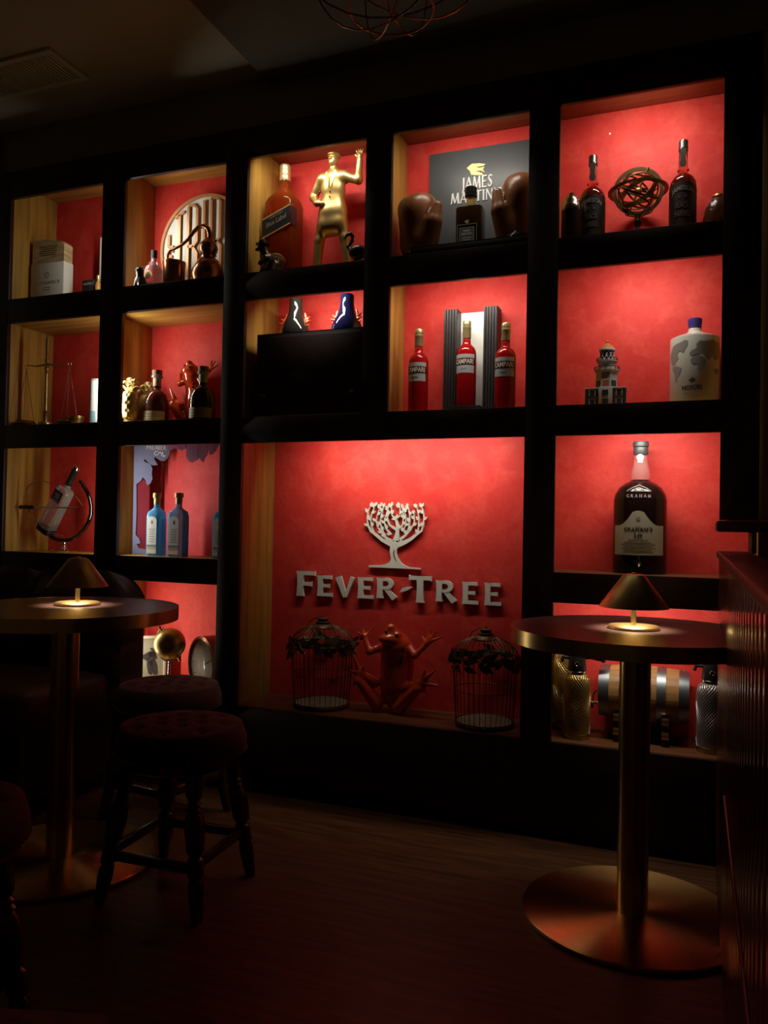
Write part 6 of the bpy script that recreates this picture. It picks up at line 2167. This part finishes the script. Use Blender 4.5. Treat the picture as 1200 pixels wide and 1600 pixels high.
# ------------------------------------------------------------------ row 4, column 2
yb = 0.105
F4 = lambda a, b, y=yb: at(160 + a / 6.316, 890 + b / 6.316, y=y)
a0, a1 = F4(242, 850), F4(632, 850, 0.20)
ztp = float(F4(430, 665)[2])
pf = thing('framed_picture', 'pale framed ink drawing leaning behind the golden globe', 'picture', (max(float(a0[0]), 0.509), yb, Z4B), math.atan2(0.20 - yb, float(a1[0]) - max(float(a0[0]), 0.509)))
w_, h_ = math.hypot(0.20 - yb, float(a1[0]) - max(float(a0[0]), 0.509)), float(F4(300, 665)[2]) - Z4B
g = G()
for q in ((0, w_, 0, 0.010), (0, w_, h_ - 0.010, h_), (0, 0.010, 0.010, h_ - 0.010), (w_ - 0.010, w_, 0.010, h_ - 0.010)):
    g.box(q[0], q[1], 0.0, 0.014, q[2], q[3], 0.001)
g.obj('frame', M('frame_ivory', (0.66, 0.62, 0.50), 0.5), pf)
G().box(0.008, w_ - 0.008, 0.006, 0.012, 0.008, h_ - 0.008).obj('sheet', M('aged_paper', (0.36, 0.35, 0.26), 0.6, var=0.16, vscale=9), pf, 0)
g = G()
for st in (((0.52, 0.66, 0.020), (0.56, 0.60, 0.026), (0.60, 0.54, 0.020)), ((0.55, 0.60, 0.012), (0.66, 0.62, 0.012), (0.72, 0.52, 0.007)), ((0.60, 0.54, 0.014), (0.58, 0.40, 0.011), (0.60, 0.24, 0.008), (0.64, 0.22, 0.006)), ((0.62, 0.50, 0.013), (0.70, 0.38, 0.010), (0.73, 0.20, 0.008)), ((0.64, 0.70, 0.010), (0.66, 0.74, 0.010))):
    g.ribbon([(x * w_, z * h_, r) for x, z, r in st], 0.0052, 0.006)
g.obj('ink_drawing', M('ink_wash', (0.06, 0.05, 0.06), 0.6, var=0.3), pf, 0)

yb = 0.088
cq = at(265.3, 1006, y=yb)
Rg = rad(49, 265, 1006, yb)
zc = float(cq[2]) - Z4B
gl = thing('golden_globe', 'plain golden globe tilted in a dark meridian ring on a slim stand', 'globe', (float(cq[0]), yb, Z4B))
G().ball((0, 0, zc), Rg, n=40, m=24).obj('ball', M('antique_gold_ball', (0.42, 0.32, 0.12), 0.38, 0.95, var=0.2, vscale=20, bump=0.05), gl)
g = G()
RA = 0.72
d = (math.cos(2.25), math.sin(2.25))
g.ring((0, 0, zc), Rg * 1.12, 0.0030, axis='y', n=30, m=8, a0=2.25 - 0.15, a1=2.25 + PI + 0.15)
g.obj('meridian', BRONZE, gl)
for s in (1.0, -1.0):
    G().tube([(s * d[0] * Rg * 0.98, 0, zc + s * d[1] * Rg * 0.98), (s * d[0] * Rg * 1.32, 0, zc + s * d[1] * Rg * 1.32)], [0.0035, 0.0055], 10).obj('pivot', COPPER, gl)
G().lathe([(0.036, 0), (0.037, 0.004), (0.030, 0.008), (0.006, 0.012), (0.0045, zc - Rg * 1.12)], 28).obj('stand', STEEL, gl)

yb = 0.13
q = at(316, 1030, y=yb)
zt_ = float(at(318, 993.5, y=yb)[2])
Rk = (zt_ - Z4B) / 2
ck = thing('round_clock', 'round bronze clock with a domed glass face, seen side-on at the niche edge', 'clock', (float(q[0]) + 0.012, yb, Z4B), -0.50)
n = 48
vv, ff = [], []
for i in range(n):
    a = 2 * PI * i / n
    for r, y in ((Rk * 0.90, -0.020), (Rk, -0.016), (Rk, 0.040), (Rk * 0.90, 0.040)):
        vv.append((r * math.cos(a), y, Rk + r * math.sin(a)))
for i in range(n):
    for k in range(4):
        a, b = 4 * i + k, 4 * i + (k + 1) % 4
        c, d_ = 4 * ((i + 1) % n) + (k + 1) % 4, 4 * ((i + 1) % n) + k
        ff.append((a, b, c, d_))
G().add(vv, ff).obj('case', M('bronze_case', (0.22, 0.10, 0.05), 0.3, 0.7), ck)
G().prism([(Rk * 0.9 * math.cos(2 * PI * i / 40), Rk + Rk * 0.9 * math.sin(2 * PI * i / 40)) for i in range(40)], 0.004, 0.012).obj('dial', M('clock_dial', (0.52, 0.50, 0.46), 0.5, var=0.05), ck, 20)
g = G()
for i in range(12):
    a = 2 * PI * i / 12
    g.ribbon([(Rk * 0.70 * math.cos(a), Rk + Rk * 0.70 * math.sin(a), 0.0016), (Rk * 0.80 * math.cos(a), Rk + Rk * 0.80 * math.sin(a), 0.0016)], 0.0028, 0.004)
g.obj('hour_marks', INK, ck, 0)
for a, L in ((1.9, 0.5), (0.5, 0.66)):
    G().ribbon([(0, Rk, 0.002), (Rk * L * math.cos(a), Rk + Rk * L * math.sin(a), 0.0008)], 0.0015, 0.0027).obj('hand', INK, ck, 0)
g = G().loft([(0.0, Rk * 0.89, Rk * 0.89, 2), (0.010, Rk * 0.70, Rk * 0.70, 2), (0.015, Rk * 0.40, Rk * 0.40, 2), (0.016, 0.002, 0.002, 2)], 40)
g.xform(Matrix.Translation((0, -0.008, Rk)) @ RX(PI / 2))
g.obj('glass', M('clock_glass', (0.95, 0.95, 0.95), 0.02, trans=0.95, ior=1.15, var=0.01), ck)

# ------------------------------------------------------------------ row 4, column 5: siphons and barrel
def mesh_body(t, rr, hb, mat_wire, mat_in):
    pr = [(rr * 0.90, 0.0), (rr * 0.98, 0.010), (rr, 0.03), (rr, hb * 0.84), (rr * 0.93, hb * 0.93), (rr * 0.70, hb * 0.985), (rr * 0.55, hb)]
    G().lathe([(r * 0.97, z) for r, z in pr], 36).obj('glass', mat_in, t)
    zs_ = [z for _, z in pr]
    rs_ = [r for r, _ in pr]
    g = G()
    nw = 30
    K = 34
    for i in range(nw):
        for s in (-1, 1):
            pts = []
            for k in range(K + 1):
                z = 0.004 + (hb - 0.006) * k / K
                r = float(np.interp(z, zs_, rs_))
                a = 2 * PI * i / nw + s * 2 * PI * k / K * 0.62 * hb / 0.2
                pts.append((r * math.cos(a), r * math.sin(a), z))
            g.tube(pts, 0.00085, 4, cap=False)
    o = g.obj('wire_mesh', mat_wire, t)
    o['kind'] = 'stuff'
    G().lathe([(rr * 0.98, 0), (rr * 1.01, 0.003), (rr * 1.01, 0.012), (rr * 0.98, 0.014)], 36).obj('base_ring', BRASSD, t)


GMESH = M('gold_wire', (0.62, 0.42, 0.15), 0.35, 0.9, var=0.15)
SMESH = M('silver_wire', (0.60, 0.56, 0.54), 0.35, 0.9, var=0.1)
GIN = M('siphon_glass_amber', (0.20, 0.12, 0.045), 0.2, var=0.2)
SIN = M('siphon_glass_grey', (0.12, 0.10, 0.095), 0.2, var=0.2)


def siphon(u, vb, px, vs, y, label, gold, spout, rz=0.0):
    x = float(at(u, vb, y=y)[0])
    rr = rad(px, u, vb, y)
    hb = float(at(u, vs, y=y)[2]) - Z4B
    t = thing('soda_siphon', label, 'soda siphon', (x, y, Z4B), rz, 'mesh-covered soda siphons')
    mesh_body(t, rr, hb, GMESH if gold else SMESH, GIN if gold else SIN)
    r2 = rr * 0.66
    G().lathe([(rr * 0.60, hb - 0.002), (rr * 0.70, hb), (rr * 0.70, hb + 0.006), (rr * 0.64, hb + 0.008)], 32).obj('collar', CHROME, t)
    G().lathe([(r2, hb + 0.006), (r2 * 1.05, hb + 0.012), (r2 * 0.95, hb + 0.045), (r2 * 0.8, hb + 0.060), (r2 * 0.3, hb + 0.066)], 30).obj('head', BLACK, t)
    if spout:
        G().tube([(r2 * 0.4, 0, hb + 0.050), (r2 * 1.6, 0, hb + 0.053), (r2 * 2.9, 0, hb + 0.044), (r2 * 3.0, 0, hb + 0.036)], [0.010, 0.010, 0.008, 0.006], 12).obj('lever', BLACK, t)
    G().tube([(-r2 * 0.9, 0, hb + 0.045), (-r2 * 1.6, 0, hb + 0.045), (-r2 * 1.75, 0, hb + 0.030)], [0.006, 0.006, 0.005], 10).obj('nozzle', BLACK, t)
    g = G().ring((0, 0, 0), 0.006, 0.0014, axis='y', n=20, m=6)
    g.xform(Matrix.Translation((0, -r2 * 1.0, hb + 0.030)))
    g.obj('cartridge_ring', CHROME, t)
    return t


siphon(884, 1120, 40, 1017, 0.203, 'gold mesh soda siphon at the back left of the barrel niche', True, False, 2.9)
siphon(900.5, 1120, 41, 1051, 0.098, 'gold mesh soda siphon in front, left of the barrel', True, True, 0.15)
siphon(1112, 1130, 45, 1066, 0.11, 'silver mesh soda siphon right of the barrel by the half wall', False, False, 0.0)

yb = 0.168
xa, xb_ = float(at(938, 1090, y=yb)[0]), float(at(1077, 1100, y=yb)[0])
zt_ = float(at(1010, 1040, y=yb)[2])
br = thing('oak_barrel', 'small oak barrel with steel hoops lying on a dark cradle', 'barrel', ((xa + xb_) / 2, yb, Z4B))
Lb = (xb_ - xa) / 2
Rb = 0.085
zc = zt_ - Rb - Z4B
BOAK = M('barrel_oak', (0.34, 0.165, 0.05), 0.45, var=0.22, vscale=6, stretch=(1, 14, 14), bump=0.15, bscale=30)
radb = lambda s: Rb * (1.0 - 0.13 * s * s)
for i in range(24):
    a0_, a1_ = 2 * PI * i / 24 + 0.003, 2 * PI * (i + 1) / 24 - 0.003
    vv, ff = [], []
    ns = 8
    for k in range(ns + 1):
        s = -1 + 2 * k / ns
        r = radb(s)
        for r_, a in ((r, a0_), (r, (a0_ + a1_) / 2), (r, a1_), (r - 0.008, a1_), (r - 0.008, a0_)):
            vv.append((s * Lb, r_ * math.cos(a), zc + r_ * math.sin(a)))
    for k in range(ns):
        for j in range(5):
            b, c = 5 * k + j, 5 * k + (j + 1) % 5
            ff.append((b, c, c + 5, b + 5))
    ff += [(0, 4, 3, 2, 1), tuple(5 * ns + j for j in range(5))]
    G().add(vv, ff).obj('stave', BOAK, br, 30)
HOOP = M('hoop_steel', (0.26, 0.27, 0.29), 0.42, 1.0, var=0.15)
for s0, s1 in ((-1.0, -0.76), (-0.52, -0.34), (0.30, 0.50), (0.78, 1.0)):
    vv, ff = [], []
    n = 48
    for i in range(n):
        a = 2 * PI * i / n
        for s, dr in ((s0, 0.0003), (s0, 0.002), (s1, 0.002), (s1, 0.0003)):
            r = radb(s) + dr
            vv.append((s * Lb, r * math.cos(a), zc + r * math.sin(a)))
    for i in range(n):
        for k in range(4):
            a, b = 4 * i + k, 4 * i + (k + 1) % 4
            c, d_ = 4 * ((i + 1) % n) + (k + 1) % 4, 4 * ((i + 1) % n) + k
            ff.append((a, d_, c, b))
    h_ = G().add(vv, ff).obj('hoop', HOOP, br)
    sm = (s0 + s1) / 2
    for da in (1.45, 1.57):
        G().ball((sm * Lb, (radb(sm) + 0.002) * math.cos(da), zc + (radb(sm) + 0.002) * math.sin(da)), 0.0028, n=8, m=6).obj('rivet', CHROME, h_)
for s in (-1, 1):
    G().prism([(radb(1) * 0.9 * math.cos(2 * PI * i / 32), zc + radb(1) * 0.9 * math.sin(2 * PI * i / 32)) for i in range(32)], -0.004, 0.004, xf=lambda p: (s * (Lb * 0.93) + p[1], p[0], p[2])).obj('head', BOAK, br, 0)
for sx in (-0.56, 0.50):
    g = G().prism([(-0.075, 0.0), (0.075, 0.0), (0.075, zc - 0.050), (0.055, zc - 0.055), (0.03, zc - Rb * 0.90), (0, zc - Rb * 0.97), (-0.03, zc - Rb * 0.90), (-0.055, zc - 0.055), (-0.075, zc - 0.050)], -0.010, 0.010, xf=lambda p: (sx * Lb + p[1], p[0], p[2]))
    g.obj('cradle', M('cradle_dark', (0.03, 0.012, 0.008), 0.4), br, 0)
    for zi in (0.25, 0.72):
        g = G()
        for k in range(2):
            g.box(sx * Lb - 0.0105, sx * Lb + 0.0105, -0.083, -0.075, (zc - 0.05) * zi + k * 0.011, (zc - 0.05) * zi + k * 0.011 + 0.009, 0.002)
        g.obj('brass_clamp', BRASS, br)
G().box(-Lb * 0.8, Lb * 0.8, -0.03, 0.03, 0.0, 0.012, 0.002).obj('cradle_rail', M('cradle_dark', (0.03, 0.012, 0.008)), br)
zf = zc - Rb * 0.45
g = G().tube([(-Lb * 0.95, -0.02, zf), (-Lb - 0.030, -0.02, zf)], 0.006, 12)
g.tube([(-Lb - 0.022, -0.02, zf), (-Lb - 0.022, -0.02, zf - 0.016)], 0.0045, 10)
g.obj('tap', CHROME, br)
G().tube([(-Lb - 0.020, -0.02, zf + 0.004), (-Lb - 0.020, -0.02, zf + 0.022), (-Lb - 0.014, -0.02, zf + 0.034), (-Lb - 0.010, -0.02, zf + 0.040)], 0.0028, 8).obj('tap_lever', CHROME, br)

# ------------------------------------------------------------------ pieces that belong to a part hang from that part
SUB = {'lettering': ('label', 'board', 'sleeve', 'name_band', 'card', 'front_panel'), 'print': ('label', 'body'), 'small_print': ('label',), 'crest': ('label',),
       'signature': ('label', 'plinth'), 'swallow_emblem': ('board',), 'label_border': ('label',), 'gold_edge': ('label',), 'gold_line': ('label',),
       'burnt_print': ('wooden_top',), 'script': ('card',), 'button': ('seat', 'backrest'), 'nailhead_trim': ('seat',), 'knob': ('shade', 'front_panel'), 'stopper_ring': ('stopper',),
       'engraving': ('body',), 'engraved_crest': ('body',), 'continent': ('body',), 'compass_rose': ('body',), 'ink_drawing': ('sheet',), 'hour_marks': ('dial',), 'hand': ('dial',),
       'cartridge_ring': ('head',), 'nozzle': ('head',), 'lever': ('head',), 'tap_lever': ('tap',), 'laces': ('cuff',), 'seam': ('mitt',), 'lapel': ('body',), 'eye': ('body',), 'spot': ('body',),
       'hat': ('body',), 'textured_back': ('body',), 'finial': ('roof',), 'bark_line': ('tree_trunk',), 'tree_leaf': ('tree_trunk',), 'gold_seal': ('body',), 'neck_seal': ('neck',), 'blue_band': ('body',), 'band': ('carton',)}
base = lambda o: o.name.split('.')[0]
for root in [o for o in bpy.data.objects if o.parent is None and o.type == 'EMPTY']:
    kids = list(root.children)
    for ch in kids:
        want = SUB.get(base(ch))
        if not want or ch.children:
            continue
        for w in want:
            tgt = next((k for k in kids if base(k) == w and k is not ch and k.parent is root and tuple(k.scale) == (1.0, 1.0, 1.0)), None)
            if tgt is not None:
                ch.parent = tgt
                break
